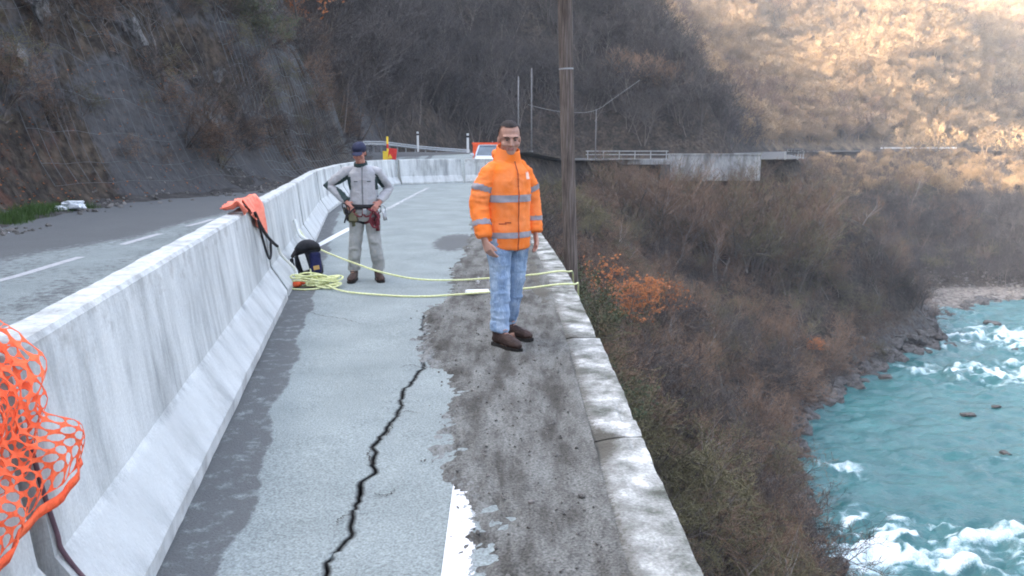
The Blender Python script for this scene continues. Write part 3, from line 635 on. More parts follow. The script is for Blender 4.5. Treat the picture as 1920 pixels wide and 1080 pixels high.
# fallen leaves and small stones on the slope foot and the shoulder
LV = MB(); 
for i in range(3):
    a = i*2.1; LV.add([(math.cos(a)*.05, math.sin(a)*.05, .005*i), (math.cos(a)*.02+.03, math.sin(a)*.02, .02), (-math.cos(a)*.05+.02, -math.sin(a)*.04, .01), (-.02, .03, .0)], [(0, 1, 2, 3)])
leaf_src = mk('leaf_source', LV.V, LV.F, LEAFO, link=False)
r, x, y, z, dE, dH, dB, yH = field(-22, -8, 9, 34, 30000, 7)
k = (dH < .2) & (dH > -4.5) & (r.uniform(0, 1, len(x)) < np.clip(.3+.9*vn(x/2.2, y/2.2, 0, 160), 0, 1)*np.clip(1.25+dH/7, 0, 1)*np.where(y < 24, 1, .35))
x, y = x[k], y[k]; z = np.maximum(z[k]+.03, 0); n = len(x)
gn_scatter('leaf_litter', [leaf_src], np.stack([x, y, z], 1), np.zeros(n), np.stack([r.uniform(-.8, .8, n), r.uniform(-.8, .8, n), r.uniform(0, 6, n)], 1), r.uniform(.35, .8, n), 'rust coloured fallen leaves at the foot of the slope', 'leaves')
def rockmesh(name, seed, mat, sub=2, amp=.35, link=False, sq=(1, 1, .7)):
    import bmesh
    bm = bmesh.new(); bmesh.ops.create_icosphere(bm, subdivisions=sub, radius=1)
    for v in bm.verts:
        c = v.co.copy(); f = 1+amp*mn.noise(c*1.3+Vector((seed*7.1, 0, 0)))+amp*.5*mn.noise(c*3+Vector((seed*3.1, 5, 0)))
        c = c*f; c = Vector((max(-.8, min(.8, c.x)), max(-.85, min(.85, c.y)), max(-.7, min(.75, c.z)))); v.co = Vector((c.x*sq[0], c.y*sq[1], c.z*sq[2]))
    me = bpy.data.meshes.new(name); bm.to_mesh(me); bm.free(); me.materials.append(mat)
    o = bpy.data.objects.new(name, me)
    if link: COL.objects.link(o)
    return o
RK = [rockmesh('stone_source', i, STONE, 1) for i in range(3)]; RV_ = [rockmesh('boulder_source', i+5, ROCKM, 2, .5, sq=(1, .8, .6)) for i in range(3)]
r, x, y, z, dE, dH, dB, yH = field(-12, -7.2, 8, 40, 5200, 8)
k = (dH < 1.3) & (dH > -1.8) & (r.uniform(0, 1, len(x)) < np.clip(.35+.8*vn(x/1.6, y/1.6, 0, 170), .05, 1))
x, y, dH = x[k], y[k], dH[k]; n = len(x); zz = np.array([float(SH[np.argmin(np.abs(sy-b)), np.argmin(np.abs(SH[np.argmin(np.abs(sy-b)), :, 0]-a)), 2]) for a, b in zip(x, y)])
zz = np.maximum(zz, .0)
gn_scatter('shoulder_rubble', RK, np.stack([x, y, zz+.01], 1), r.integers(0, 3, n), rots(r, n, .5), r.uniform(.02, .09, n), 'small grey stones fallen on the dirt shoulder', 'rubble')
r = np.random.default_rng(9); n = 1100; x = r.uniform(-.95, .36, n); y = 1.9+8.5*r.uniform(0, 1, n)**1.4; k = x > np.interp(y, [p.y for p in lb], [p.x for p in lb])-.04-.1*(r.uniform(0, 1, n) > .85); x, y = x[k], y[k]; n = len(x)
j = np.clip(np.searchsorted(vy, y), 0, len(vy)-1); i = np.clip(np.searchsorted(vx, x), 0, len(vx)-1)
gn_scatter('verge_grit', RK, np.stack([x, y, np.maximum(vz[j, i], .0)+.003], 1), r.integers(0, 3, n), rots(r, n, .5), r.uniform(.003, .011, n)*np.where(r.uniform(0, 1, n) > .97, 1.9, 1), 'crumbs of asphalt and grit scattered on the verge', 'grit')
# bank rocks
r = np.random.default_rng(10); P = B_L[(B_L[:, 1] > 20) & (B_L[:, 0] < 90)]; n = 900; t = r.uniform(0, len(P)-1.01, n); i = t.astype(int); f = (t-i)[:, None]; Q = P[i]*(1-f)+P[i+1]*f+r.normal(0, .55, (n, 2))
zz = np.maximum(terr_z(Q[:, 0], Q[:, 1]), WZ-.15)
gn_scatter('bank_rocks', RV_, np.column_stack([Q, zz]), r.integers(0, 3, n), rots(r, n, .3), r.uniform(.15, 1.1, n)**1.6*np.where(Q[:, 0] > 50, .6, 1), 'dark jagged rocks lining the water at the foot of the slope', 'rocks')
r, x, y, z, dE, dH, dB, yH = field(48, 120, 90, 130, 4000, 11); k = (dB < 0) & (dB > -15); x, y, z = x[k], y[k], z[k]; n = len(x)
gn_scatter('gravel_bar', RK, np.stack([x, y, z], 1), r.integers(0, 3, n), rots(r, n, .4), r.uniform(.08, .35, n), 'grey gravel bank with cobbles where the river bends', 'gravel')
for i, (u, v, s, lb_) in enumerate([(1815, 778, .75, 'pair of low dark rocks breaking the current, left of two others upstream'), (1885, 850, .55, 'small dark boulder alone in calm water near the right edge'), (1868, 762, .5, 'dark rock just above and right of the wide low rock'), (1860, 606, 1.3, 'broad rock at the head of the rapids by the gravel bank'), (1905, 655, .6, 'rock in the white water at the right edge')]):
    o = rockmesh('river_rock', 20+i, ROCKM, 3, .5, True, (1.6, .8, .45)); p = px(u, v, WZ+.1); o.location = p; o.scale = (s*.6, s*.6, s*.6); o.rotation_euler = (0, 0, i*1.7); tag(o, lb_, 'rock')
# grass at the foot of the slope, weeds
GB = MB(); rd = random.Random(4)
for i in range(14):
    a = rd.random()*6.28; c = Vector((rd.gauss(0, .05), rd.gauss(0, .05), 0)); d = Vector((math.cos(a), math.sin(a), 0)); h = rd.uniform(.08, .2); GB.add([c-d.cross(Vector((0, 0, 1)))*.006, c+d.cross(Vector((0, 0, 1)))*.006, c+d*.04+Vector((0, 0, h))], [(0, 1, 2)])
gsrc = mk('grass_source', GB.V, GB.F, GRASSM, link=False)
def on_shoulder(a, b):
    jj = np.argmin(np.abs(sy-b)); ii = np.argmin(np.abs(SH[jj, :, 0]-a)); return max(float(SH[jj, ii, 2]), float(terr_z(a, b)))
pts = []
r = np.random.default_rng(12)
for q in range(420):
    y = r.uniform(16.0, 20.5); x = float(hx(y))+.05+r.normal(0, .16); pts.append((x, y, on_shoulder(x, y)))
gn_scatter('grass_strip', [gsrc], np.array(pts), np.zeros(len(pts)), rots(r, len(pts), .2), r.uniform(.6, 1.3, len(pts)), 'strip of short green grass at the foot of the slope, by the white litter', 'grass')
# green leafy undergrowth beside the pole
GL = plantmesh('green_source', [BARK, TWIGG, LEAFG], seed=31, stems=6, height=2.4, spread=.8, kids=(5, 5, 4), r0=.025, rmin=.008, leaf=6, leafsize=.032)
OL = plantmesh('russet_source', [BARK, TWIG, LEAFO], seed=33, stems=5, height=2.3, spread=.8, kids=(6, 4, 4), r0=.03, rmin=.007, up=.15, leaf=5, leafsize=.04)
def plant(name, src, x, y, s, rz, label, cat, dz=0, group=None, tilt=(0, 0), split=None):
    """an individual plant: Empty at the base > trunk (limbs), twigs, leaves"""
    o = empty(name, (x, y, float(terr_z(x, y))+dz-.1)); o.rotation_euler = (tilt[0], tilt[1], rz); o.scale = (s, s, s); tag(o, label, cat, group)
    me = src.data; mi = np.zeros(len(me.polygons), int); me.polygons.foreach_get('material_index', mi)
    if me.name not in PM:
        PM[me.name] = []
        for i, nm in enumerate(('trunk', 'crown', 'leaves')):
            fs = [tuple(p.vertices) for p in me.polygons if p.material_index == i]
            if not fs: continue
            used = sorted({v for f in fs for v in f}); mp = {v: q for q, v in enumerate(used)}
            t = mk('tmp', [me.vertices[v].co for v in used], [tuple(mp[v] for v in f) for f in fs], me.materials[i], link=False); PM[me.name].append((nm, t.data)); bpy.data.objects.remove(t)
    for nm, m in PM[me.name]:
        c = bpy.data.objects.new(nm, m); COL.objects.link(c); c.parent = o
    return o
PM = {}
g = 'green leafy bushes growing beside the pole'
for i, (u, v, Y, s, lb_) in enumerate([(1036, 470, 17, 1.0, 'low green leafy bush between the man in orange and the pole, nearest the parapet'), (1052, 420, 21, 1.1, 'green leafy bush left of the pole at the height of the man\'s sleeve'), (1100, 400, 24, 1.25, 'green leafy bush right behind the pole'), (1046, 365, 29, 1.3, 'farthest green leafy bush, level with the shoulder of the man in orange')]):
    p = px(u, v, Y=Y); t = float(terr_z(p.x+.6, Y)); sz = max(.5, (p.z-t)/1.5); plant('green_bush', GL, max(p.x, float(exx(Y))+.9), Y, min(sz, 1.25), i*1.3, lb_, 'bush')
def at(u, v, Y, top):      # plant scale so that its top reaches pixel row v at distance Y
    p = px(u, v, Y=Y); t = float(terr_z(p.x, Y)); return p.x, Y, max(.3, (p.z-t)/top)
def hit(u, v, y0=6, y1=300):  # where the sight line of a pixel meets the hillside
    Y = y0
    while Y < y1:
        p = px(u, v, Y=Y)
        if terr_z(p.x, Y) >= p.z: return p.x, Y
        Y += .15
    return p.x, Y
x, y = hit(1165, 640); plant('russet_bush', OL, x, y, 2.3, .4, 'bush with bright rust coloured dead leaves just right of the pole foot', 'bush')
x, y = hit(1215, 620); plant('russet_bush', OL, x, y, 1.9, 2.4, 'smaller rust leaved bush touching the right side of the brighter one', 'bush')
x, y = hit(1525, 668); plant('russet_bush', OL, x, y, .95, 1.4, 'small lone rust coloured bush low on the slope near the water', 'bush')
TB = plantmesh('open_tree_source', [BARK, TWIG], seed=47, stems=4, height=4.2, spread=.75, kids=(7, 6, 5), r0=.07, rmin=.009, up=.18)
x, y = hit(1250, 770); plant('bare_tree', TB, x, y, 1.35, .2, 'dark forking leafless tree standing out in the middle of the gorge scrub', 'tree')
x, y = hit(1345, 980); plant('bare_tree', TB, x, y, .9, 2.2, 'low grey leafless tree near the bottom edge, below the parapet corner', 'tree')
x, y = hit(1620, 650); plant('bare_tree', TB, x, y, 1.3, 4.2, 'grey leafless tree overhanging the rocky shore at the narrow bend', 'tree')
RT = plantmesh('russet_tree_source', [BARK, TWIG, LEAFO], seed=51, stems=3, height=5, spread=.7, kids=(7, 5, 4), r0=.07, rmin=.012, leaf=3, leafsize=.10)
x, y = hit(572, 95, 20); plant('russet_tree', RT, x, y, 1.15, .3, 'small tree with orange brown leaves at the top edge above the netted slope', 'tree')
x, y = hit(490, 110, 18); plant('green_bush', GL, x, y, 1.1, .3, 'olive green bush high on the left slope, left of the orange leaved tree', 'bush')
for u, v, s, lb_ in [(1135, 175, .75, 'tall bare tree on the spur just right of the pole top'), (1190, 190, .75, 'slender bare tree on the edge of the spur, catching light'), (1245, 200, .7, 'outermost bare tree at the right foot of the spur ridge')]:
    x, y = hit(u, v, 60); plant('bare_tree', TR_T[2], x, y, s, u*.1, lb_, 'tree')
for u, v, s, lb_ in [(1700, 300, 1.0, 'sunlit tan tree above the far road, left of its neighbours'), (1770, 305, 1.1, 'sunlit tan tree over the bright end of the far road'), (1845, 300, 1.1, 'sunlit tan tree second from the right edge'), (1900, 310, 1.15, 'sunlit tan tree at the right edge of the picture')]:
    x, y = hit(u, v, 60); plant('sunlit_tree', TR_T[0], x, y, s, u*.1, lb_, 'tree')
# ------------------------------------------------------------------ rockfall netting on the slope
def netting(name, x0, x1, y0, y1, cell, label, wr=.012, seed=0):
    ny_, nx_ = int((y1-y0)/cell), int((x1-x0)/cell*1.6); m = MB()
    gxs = np.linspace(x0, x1, nx_); gys = np.linspace(y0, y1, ny_)
    X, Y = np.meshgrid(gxs, gys); X = X+(hx(Y)+9)*1.0
    Z = terr_z(X, Y); Z = np.maximum(Z, (terr_z(X-.3, Y)+terr_z(X, Y-.4)+terr_z(X, Y+.4))/3)+.22
    V = []; F = []
    def strip(P):
        b = len(V); n = len(P)
        for i, p in enumerate(P):
            for q in ((wr, 0, wr), (-wr, wr, 0), (0, -wr, -wr)): V.append((p[0]+q[0], p[1]+q[1], p[2]+q[2]))
        for i in range(n-1):
            for k in range(3): F.append((b+3*i+k, b+3*i+(k+1) % 3, b+3*i+3+(k+1) % 3, b+3*i+3+k))
    for j in range(ny_): strip([(X[j, i]+.08, Y[j, i], Z[j, i]) for i in range(nx_)])
    for i in range(nx_): strip([(X[j, i]+.08, Y[j, i], Z[j, i]) for j in range(ny_)])
    o = mk(name, V, F, NETM); tag(o, label, 'netting'); return o
netting('rockfall_netting', -16, -9.2, 31, 44, .35, 'grey wire netting draped on the slope where the road starts to bend', .011)
netting('rockfall_netting', -17, -9.4, 20, 29.5, .45, 'grey wire netting on the middle of the left rock slope', .006)
PALER = M('pale_rock', [(0.06, 0.06, 0.057), (0.132, 0.132, 0.129), (0.216, 0.213, 0.21)], 1.6, 9, .95, .9, 8, bdist=.08)
for i, (u, v, sz_, lb_) in enumerate([(250, 66, .5, 'largest pale rock outcrop high on the left slope'), (75, 55, .42, 'pale rock outcrop near the top left corner'), (370, 168, .38, 'small white rock at mid height of the slope, left of its neighbour'), (408, 142, .34, 'small white rock up and right of the other small white one'), (28, 125, .42, 'pale rock at the left edge of the picture, halfway up the slope'), (400, 235, .42, 'light grey rock low on the slope above the orange cloth'), (545, 75, .6, 'grey rock rib left of the orange leaved tree'), (612, 150, .5, 'grey rock knob on the edge of the slope below the orange leaved tree')]):
    x, y = hit(u, v, 8); o = rockmesh('rock_outcrop', 80+i, PALER, 3, 1.1, True, (.7, .75, 1.25)); o.location = (x, y, float(terr_z(x, y))); o.scale = (sz_,)*3; o.rotation_euler = (.2, -.35, i*1.1); tag(o, lb_, 'rock')
# ------------------------------------------------------------------ utility pole, thin poles, cable
def pole(name, base, top, r0, r1, mat, label, cat, lean=0):
    m = MB(); n = 14; P = [Vector(base).lerp(Vector(top), i/n)+Vector((.02*math.sin(i*.7)*lean, 0, 0)) for i in range(n+1)]
    m.tube([p-Vector(base) for p in P], [r0+(r1-r0)*i/n for i in range(n+1)], 16); return m
pb = px(1074, 545, Y=13.2); pt = px(1056, -60, Y=13.1); dirp = (pt-pb).normalized()
gz = float(terr_z(pb.x+.3, 13.2)); base = pb+dirp*((gz-.5-pb.z)/dirp.z)
up_ = empty('utility_pole', base); tag(up_, 'tall weathered wooden utility pole behind the parapet', 'pole')
pole('x', base, pb+dirp*9.5, .112, .112, WOOD, '', '', 1).build('shaft', WOOD, up_, True)
for zz, a in ((3.3, 2.6),):
    m = MB(); c = (pb-base)+dirp*(zz+.3); m.tube([c-dirp*.012, c+dirp*.012], .1155, 16); m.build('wire_band', GALV, up_)
def thin(u, v, Y, zb, label, r=.05, mat=GALV):
    t = px(u, v, Y=Y); m = MB(); m.tube([(0, 0, 0), (0, 0, (t.z-zb)*.5), (0, 0, t.z-zb)], [r, r*.9, r*.7], 8); m.tube([(0, 0, -.02), (0, 0, .12)], r*2.2, 8)
    o = m.build('thin_pole', mat, None, True); o.location = (t.x, Y, zb); tag(o, label, 'pole'); return t
GP = M('pale_pole_wood', [(.14, .14, .145), (.24, .24, .245)], 4, 5, .9)
tA = thin(972, 143, 70, .9, 'shorter of the two thin grey poles above the head of the man in orange', .07, GP); tB = thin(997, 128, 73, .9, 'taller of the two thin grey poles above the head of the man in orange', .07, GP); tC = thin(1118, 205, 83, .1, 'thin grey pole standing at the left end of the bridge railing', .06, GP)
cpts = []
ctrl = [px(990, 196, Y=73), px(1030, 206, Y=76), px(1075, 211, Y=79), px(1118, 206, Y=83), px(1160, 178, Y=88), px(1200, 150, Y=93)]
C3 = cr([tuple(p) for p in ctrl], 6); m = MB(); m.tube(C3, .028, 6); tag(m.build('overhead_cable', GP, None, True), 'sagging overhead cable running from the thin poles toward the spur', 'cable')
# ------------------------------------------------------------------ guardrails, bridge, far wall
def railbeam(m, P, z0, h=.31, t=.07):
    prof = [(0, 0), (t, h*.2), (0, h*.5), (t, h*.8), (0, h)]
    n = len(P); V = []; F = []
    for i, p in enumerate(P):
        a, b = P[max(i-1, 0)], P[min(i+1, n-1)]; d = Vector((b[0]-a[0], b[1]-a[1], 0)).normalized(); nn = Vector((d.y, -d.x, 0))
        for off, s in ((0, 1), (.012, -1)):
            for (q, z) in (prof if s == 1 else prof[::-1]): V.append((p[0]+nn.x*(q-off), p[1]+nn.y*(q-off), p[2]+z0+z))
    k = 10
    for i in range(n-1):
        for j in range(k): F.append((i*k+j, i*k+(j+1) % k, (i+1)*k+(j+1) % k, (i+1)*k+j))
    F.append(tuple(range(k-1, -1, -1))); F.append(tuple((n-1)*k+j for j in range(k))); m.add(V, F)
gr = empty('guardrail', (-10, 52, 1)); tag(gr, 'grey steel guardrail on the outside of the road bend ahead', 'guardrail'); o0 = Vector((-10, 52, 1))
GPt = [(-10.3, 54), (-10.2, 58), (-9.8, 63), (-9.0, 66.5), (-7.7, 69.5), (-6, 72), (-4.2, 74)]
GC = cr(GPt, 4); P = [Vector((a+.35, b, float(zr(b)))) for a, b in GC]; m = MB(); railbeam(m, [p-o0 for p in P], .50); m.build('rail_beam', GALV, gr)
for i in range(0, len(P), 2):
    m = MB(); p = P[i]-o0; m.box((p.x-.06, p.y+.08, p.z+.38), (.10, .10, .80)); m.build('post', GALV, gr)
def delin(u, v, Y, zb, label, h=None, cap=(.02, .02, .02)):
    t = px(u, v, Y=Y); h = t.z-zb; m = MB(); m.box((0, 0, h/2), (.16, .10, h)); o = m.build('delineator_post', WPL, None, bevel=.02); o.location = (t.x, Y, zb); tag(o, label, 'post')
    m = MB(); m.box((0, 0, h-.22), (.168, .108, .14)); m.build('reflector', BLACK, o)
WPL = M('white_plastic', [(.66, .68, .68), (.78, .80, .80)], 5, 3, .5)
delin(783, 247, 67, .98, 'white marker post behind the guardrail, left of the other posts'); delin(877, 250, 56, .98, 'white marker post at the right end of the guardrail'); delin(957, 240, 62, .92, 'white marker post just left of the head of the man in orange')
# bridge over the side gully
br = empty('road_bridge', (8, 84.6, 0)); tag(br, 'small road bridge with pale railing over the side gully', 'bridge'); o0 = Vector((8, 84.6, 0))
m = MB(); m.box((4.0, 4.6, -.28), (8.6, 9.6, .44)); m.build('deck', WPAINT, br, bevel=.03)
m = MB(); m.box((4.0, -.12, -.12), (8.8, .22, .34)); m.build('deck_edge', WPAINT, br, bevel=.02)
for x_ in (-.3, 8.0): m = MB(); m.box((x_, 3.8, -3.0), (1.0, 8.0, 5.0)); m.build('abutment', DCONC, br)
for zz in (.52, .88):
    m = MB(); m.box((4.0, -.06, zz), (8.6, .07, .10)); m.build('rail', GALV, br)
for i in range(6): m = MB(); m.box((-.1+i*1.64, -.06, .47), (.09, .09, .95)); m.build('rail_post', GALV, br)
fw = empty('roadside_wall', (16.4, 85, 0)); tag(fw, 'white retaining wall under the far road, seen through twigs', 'wall')
m = MB(); 
for i in range(4):
    m = MB(); m.box((1.2+i*2.42, 0, -.85), (2.40, .5, 2.7)); m.build('wall_panel', WPAINT, fw)
m = MB(); m.box((4.8, -.04, .56), (9.8, .56, .10)); m.build('cap', WPAINT, fw)
g2 = empty('guardrail', (26.6, 85.7, 0)); tag(g2, 'long pale guardrail along the far road beyond the white wall', 'guardrail'); o0 = Vector((26.6, 85.7, 0))
EP = [Vector((p[0], p[1], 0)) for p in E_L if 29.5 < p[0] < 58 and p[1] > 85]
seg_ = []
P = [p+Vector((-.3, .3, 0)) for p in EP]; m = MB(); railbeam(m, [p-o0 for p in P], .5, .3); m.build('rail_beam', DCONC, g2)
for i in range(0, len(P), 3): m = MB(); p = P[i]-o0; m.box((p.x, p.y, .35), (.12, .12, .9)); m.build('post', GALV, g2)
g3 = empty('guardrail', (92, 191, 0)); tag(g3, 'short sunlit stretch of guardrail far off at the right', 'guardrail'); P = [Vector((p[0]-.3, p[1]+.3, 0)) for p in E_L if 82 < p[0] < 112]; m = MB(); railbeam(m, [p-Vector((92, 191, 0)) for p in P], .5, .4); m.build('rail_beam', WPL, g3)
# ------------------------------------------------------------------ closure: sign, net, car
sg = empty('roadworks_sign', (-5.05, 33.6, 0)); tag(sg, 'yellow and red roadworks sign standing behind the closing barriers', 'sign')
YEL = M('yellow_sign', [(.80, .55, .04), (.88, .65, .07)], 4, 2, .5); RED = M('red_sign', [(.62, .035, .03), (.75, .07, .05)], 4, 2, .5)
m = MB(); m.box((-.12, 0, 1.10), (.36, .03, .42)); m.build('yellow_panel', YEL, sg, bevel=.006)
m = MB(); m.box((.10, -.02, 1.20), (.34, .03, .44), Matrix.Rotation(.12, 3, 'Y')); m.build('red_panel', RED, sg, bevel=.006)
m = MB(); m.add([(-.10, -.045, 1.02), (.10, -.045, 1.02), (0, -.045, 1.20), (-.10, -.036, 1.02), (.10, -.036, 1.02), (0, -.036, 1.20)], [(0, 1, 2), (3, 5, 4), (0, 3, 4, 1), (1, 4, 5, 2), (2, 5, 3, 0)]); m.build('triangle', YEL, sg)
for s in (-.2, .16): m = MB(); m.box((s, .03, .55), (.04, .04, 1.1)); m.build('leg', GALV, sg)
t = px(726, 256, Y=36); m = MB(); m.tube([(0, 0, 0), (0, 0, t.z-.1)], .045, 8); o = m.build('marker_pole', YEL, None, True); o.location = (t.x, 36, .1); tag(o, 'thin yellow pole rising just behind the red and yellow sign', 'pole')
m = MB(); m.tube([(0, 0, t.z-.62), (0, 0, t.z-.42)], .048, 8); m.build('band', RED, o)
ofn = empty('orange_fence', (-2.0, 41.5, .25)); tag(ofn, 'orange plastic fence strung behind the parked car', 'fence')
def netpatch(W, H, cw_, ch_, fold, hole=.62, seg=8, thick=0):
    """cloth of cells with round-cornered holes; fold(u, v) gives the 3-D point; returns V, F"""
    nx_, ny_ = int(W/cw_), int(H/ch_); V = []; F = []; idx = {}
    def vid(u, v):
        key = (round(u, 5), round(v, 5))
        if key not in idx: idx[key] = len(V); V.append(fold(u, v))
        return idx[key]
    for i in range(nx_):
        for j in range(ny_):
            u0, v0 = i*cw_, j*ch_; cu, cv = u0+cw_/2, v0+ch_/2
            O = [(u0, v0), (cu, v0), (u0+cw_, v0), (u0+cw_, cv), (u0+cw_, v0+ch_), (cu, v0+ch_), (u0, v0+ch_), (u0, cv)]
            I = [(cu+math.cos(math.pi*(-.75+.25*k))*cw_*hole*.56, cv+math.sin(math.pi*(-.75+.25*k))*ch_*hole*.60) for k in range(8)]
            a = [vid(*p) for p in O]; b = [vid(*p) for p in I]
            for k in range(8): F.append((a[k], a[(k+1) % 8], b[(k+1) % 8], b[k]))
    return V, F
V, F = netpatch(2.0, .8, .1, .08, lambda u, v: (u, .06*math.sin(u*4+v), 1.42-v-.05*math.sin(u*3)*(1-v)), .6)
o = mk('mesh_sheet', V, F, ORNET, ofn); sm = o.modifiers.new('s', 'SOLIDIFY'); sm.thickness = .01
m = MB(); m.box((1.0, .05, 1.38), (2.1, .03, .10)); m.build('top_band', ORNET, ofn)
m = MB(); m.box((.16, -.02, 1.05), (.32, .05, .62)); m.build('bunched_end', ORNET, ofn, bevel=.02)
for s in (0.02, 1.0, 1.98): m = MB(); m.tube([(s, .08, 0), (s, .08, 1.5)], .022, 8); m.build('stake', GALV, ofn)
# car
car = empty('parked_car', (-.95, 38.6, .10)); tag(car, 'pale car parked beyond the closure, half hidden by the man in orange', 'car')
CARP = M('car_paint', [(.50, .54, .58), (.54, .58, .62)], 2, 1, .25, spec=.6); GLS = M('car_glass', [(.03, .06, .09), (.06, .11, .16)], 1, 1, .06, spec=.8); TYR = M('tyre_rubber', [(.015, .015, .016), (.03, .03, .03)], 10, 3, .8)
LMP = M('headlight', [(.5, .53, .55), (.7, .72, .74)], 4, 1, .15)
m = MB(); secs = [(-1.95, .30, .62, .70), (-1.85, .26, .72, .80), (-1.2, .24, .90, .85), (-.75, .22, .98, .86), (1.5, .22, .98, .86), (1.9, .28, .95, .82), (2.0, .35, .85, .76)]
V = []; F = []
for (yy, zb, zt, hw) in secs:
    V += [(-hw, yy, zb+.08), (-hw*1.0, yy, zb+.30), (-hw*.97, yy, zt-.10), (-hw*.86, yy, zt), (hw*.86, yy, zt), (hw*.97, yy, zt-.10), (hw, yy, zb+.30), (hw, yy, zb+.08), (hw*.8, yy, zb), (-hw*.8, yy, zb)]
for i in range(len(secs)-1):
    for k in range(10): F.append((i*10+k, (i+1)*10+k, (i+1)*10+(k+1) % 10, i*10+(k+1) % 10))
F.append(tuple(range(10))); F.append(tuple(len(V)-10+k for k in range(9, -1, -1))); m.add(V, F); m.build('body', CARP, car, True, .02)
m = MB(); V = [(-.74, -.80, .97), (.74, -.80, .97), (.60, -.10, 1.42), (-.60, -.10, 1.42), (-.76, 1.85, .95), (.76, 1.85, .95), (.60, 1.35, 1.42), (-.60, 1.35, 1.42)]
m.add(V, [(0, 1, 2, 3), (5, 4, 7, 6), (1, 5, 6, 2), (4, 0, 3, 7), (3, 2, 6, 7)]); m.build('windows', GLS, car, False)
m = MB(); m.box((0, .62, 1.445), (1.24, 1.5, .05)); m.build('roof', CARP, car, bevel=.02)
for s in (-1, 1):
    m = MB(); m.tube([(s*.75, -.80, .97), (s*.61, -.10, 1.43)], .035, 6); m.build('pillar', CARP, car)
    m = MB(); m.box((s*.62, -1.90, .66), (.30, .10, .14)); m.build('headlight', LMP, car, bevel=.02)
    m = MB(); m.box((s*.93, -.55, 1.0), (.18, .10, .14)); m.build('wing_mirror', CARP, car, bevel=.03)
    for yy in (-1.25, 1.25):
        m = MB(); m.tube([(s*.72, yy, .31), (s*.88, yy, .31)], .31, 20); wh = m.build('wheel', TYR, car, True); m = MB(); m.tube([(s*.80, yy, .31), (s*.885, yy, .31)], .18, 12); m.build('rim', GALV, wh)
m = MB(); m.box((0, -1.96, .42), (1.1, .06, .14)); m.build('grille', BLACK, car, bevel=.01)
# ------------------------------------------------------------------ litter by the slope
def blobmesh(name, loc, sz, mat, seed, label, cat):
    o = rockmesh(name, seed, mat, 3, .8, True, (1, .7, .45)); o.location = loc; o.scale = (sz,)*3; tag(o, label, cat); return o
BAG = M('white_bag_plastic', [(.6, .64, .68), (.8, .83, .86)], 7, 4, .4)
p = px(138, 386, .12); blobmesh('plastic_bag', (p.x, p.y, .14), .30, BAG, 61, 'crumpled white plastic bag lying in the grass at the slope foot', 'litter')
p = px(112, 390, .1); blobmesh('plastic_bag', (p.x, p.y, .10), .16, BAG, 62, 'small white scrap of litter left of the bigger white bag', 'litter')
p = px(4, 437); blobmesh('pale_stone', (p.x, p.y, on_shoulder(p.x, p.y)+.04), .14, BAG, 63, 'white lump on the shoulder at the left edge of the picture', 'litter')
p = px(298, 403); blobmesh('pale_stone', (p.x, p.y, on_shoulder(p.x, p.y)+.03), .09, STONE, 64, 'single pale stone on the shoulder beside the dashed line', 'stone')
# ------------------------------------------------------------------ orange netting over the near barrier
def bface(y, z):     # x of the barrier's road-side face at height z
    return bX(y)-float(np.interp(z, [0, .075, .33, .97, 1.0], [0, 0, .165, .235, .25]))
def fold1(u, v):
    y = 1.02+u*.985+.05*math.sin(v*9)+.04*math.sin(v*23+u*3)
    y = y-.10*math.exp(-((v-.48)/.10)**2)*sst(.8, 1.5, u)+.05*sst(.5, .8, v)*sst(.8, 1.5, u)
    wv = .017*math.sin(u*13+v*5)+.020*math.sin(v*24+u*3)*(1-sst(.55, .7, v)*.7)+.006*math.sin(u*39)
    a = v-.30
    if v < .06: return (bX(y)-.46-.02, y, 1.0-(.06-v)+.01)
    if a < 0: return (bX(y)-.25+a*.8, y, 1.015+.03*math.sin(u*9+v*7)**2+abs(wv)*.6)
    z = 1.01-a*.86+.05*math.sin(u*2.6)+.12*max(0, u-.9)
    bul = .02+.085*math.sin(min(1, a/.62)*math.pi*.8)*(1.0-.5*max(0, u-1.1))
    return (bface(y, z)+bul+wv, y, z)
net = empty('safety_netting', (-1.5, 2, 1)); tag(net, 'crumpled orange safety netting with oval holes hanging over the near barrier', 'netting')
V, F = netpatch(1.44, .86, .056, .048, fold1, .80)
V = [(a+1.5, b-2, c-1) for a, b, c in V]; o = mk('mesh_sheet', V, F, ORNET, net, False); sm = o.modifiers.new('s', 'SOLIDIFY'); sm.thickness = .0018
m = MB(); V = []; n = 40
for i in range(n+1):
    u = 1.44*i/n
    for v in (.838, .872): q = fold1(u, v); V.append((q[0]+1.5+.004, q[1]-2, q[2]-1))
o = mk('bottom_band', V, gridf(n+1, 2), ORNET, net, False); sm = o.modifiers.new('s', 'SOLIDIFY'); sm.thickness = .005
# second layer of the same net, folded back on itself
def fold2(u, v):
    y = 1.0+u; a = v; z = .99-a*.8+.06*u; wv = .03*math.sin(u*18+v*11+1)+.02*math.sin(v*30)
    return (bface(min(y, 2.6), z)+.015+.05*math.sin(min(1, a/.5)*math.pi)+wv*.5+1.5, y-2, z-1)
V, F = netpatch(1.32, .50, .056, .048, fold2, .80); o = mk('mesh_sheet', V, F, ORNET, net, False); sm = o.modifiers.new('s', 'SOLIDIFY'); sm.thickness = .0018
CAB = M('purple_cable', [(.10, .06, .075), (.16, .10, .12)], 9, 3, .7)
m = MB(); m.tube(cr([(bface(2.36, z)+.012, y, z) for y, z in ((2.30, .72), (2.31, .55), (2.33, .40), (2.34, .33))]+[(bX(2.38)-.08, 2.36, .20), (bX(2.38)+.01, 2.38, .09), (bX(2.38)+.05, 2.34, .012), (bX(2.3)+.12, 2.2, .012)], 5), .0075, 8)
tag(m.build('loose_cable', CAB, None, True), 'dark purplish cable hanging down the joint below the orange netting', 'cable')
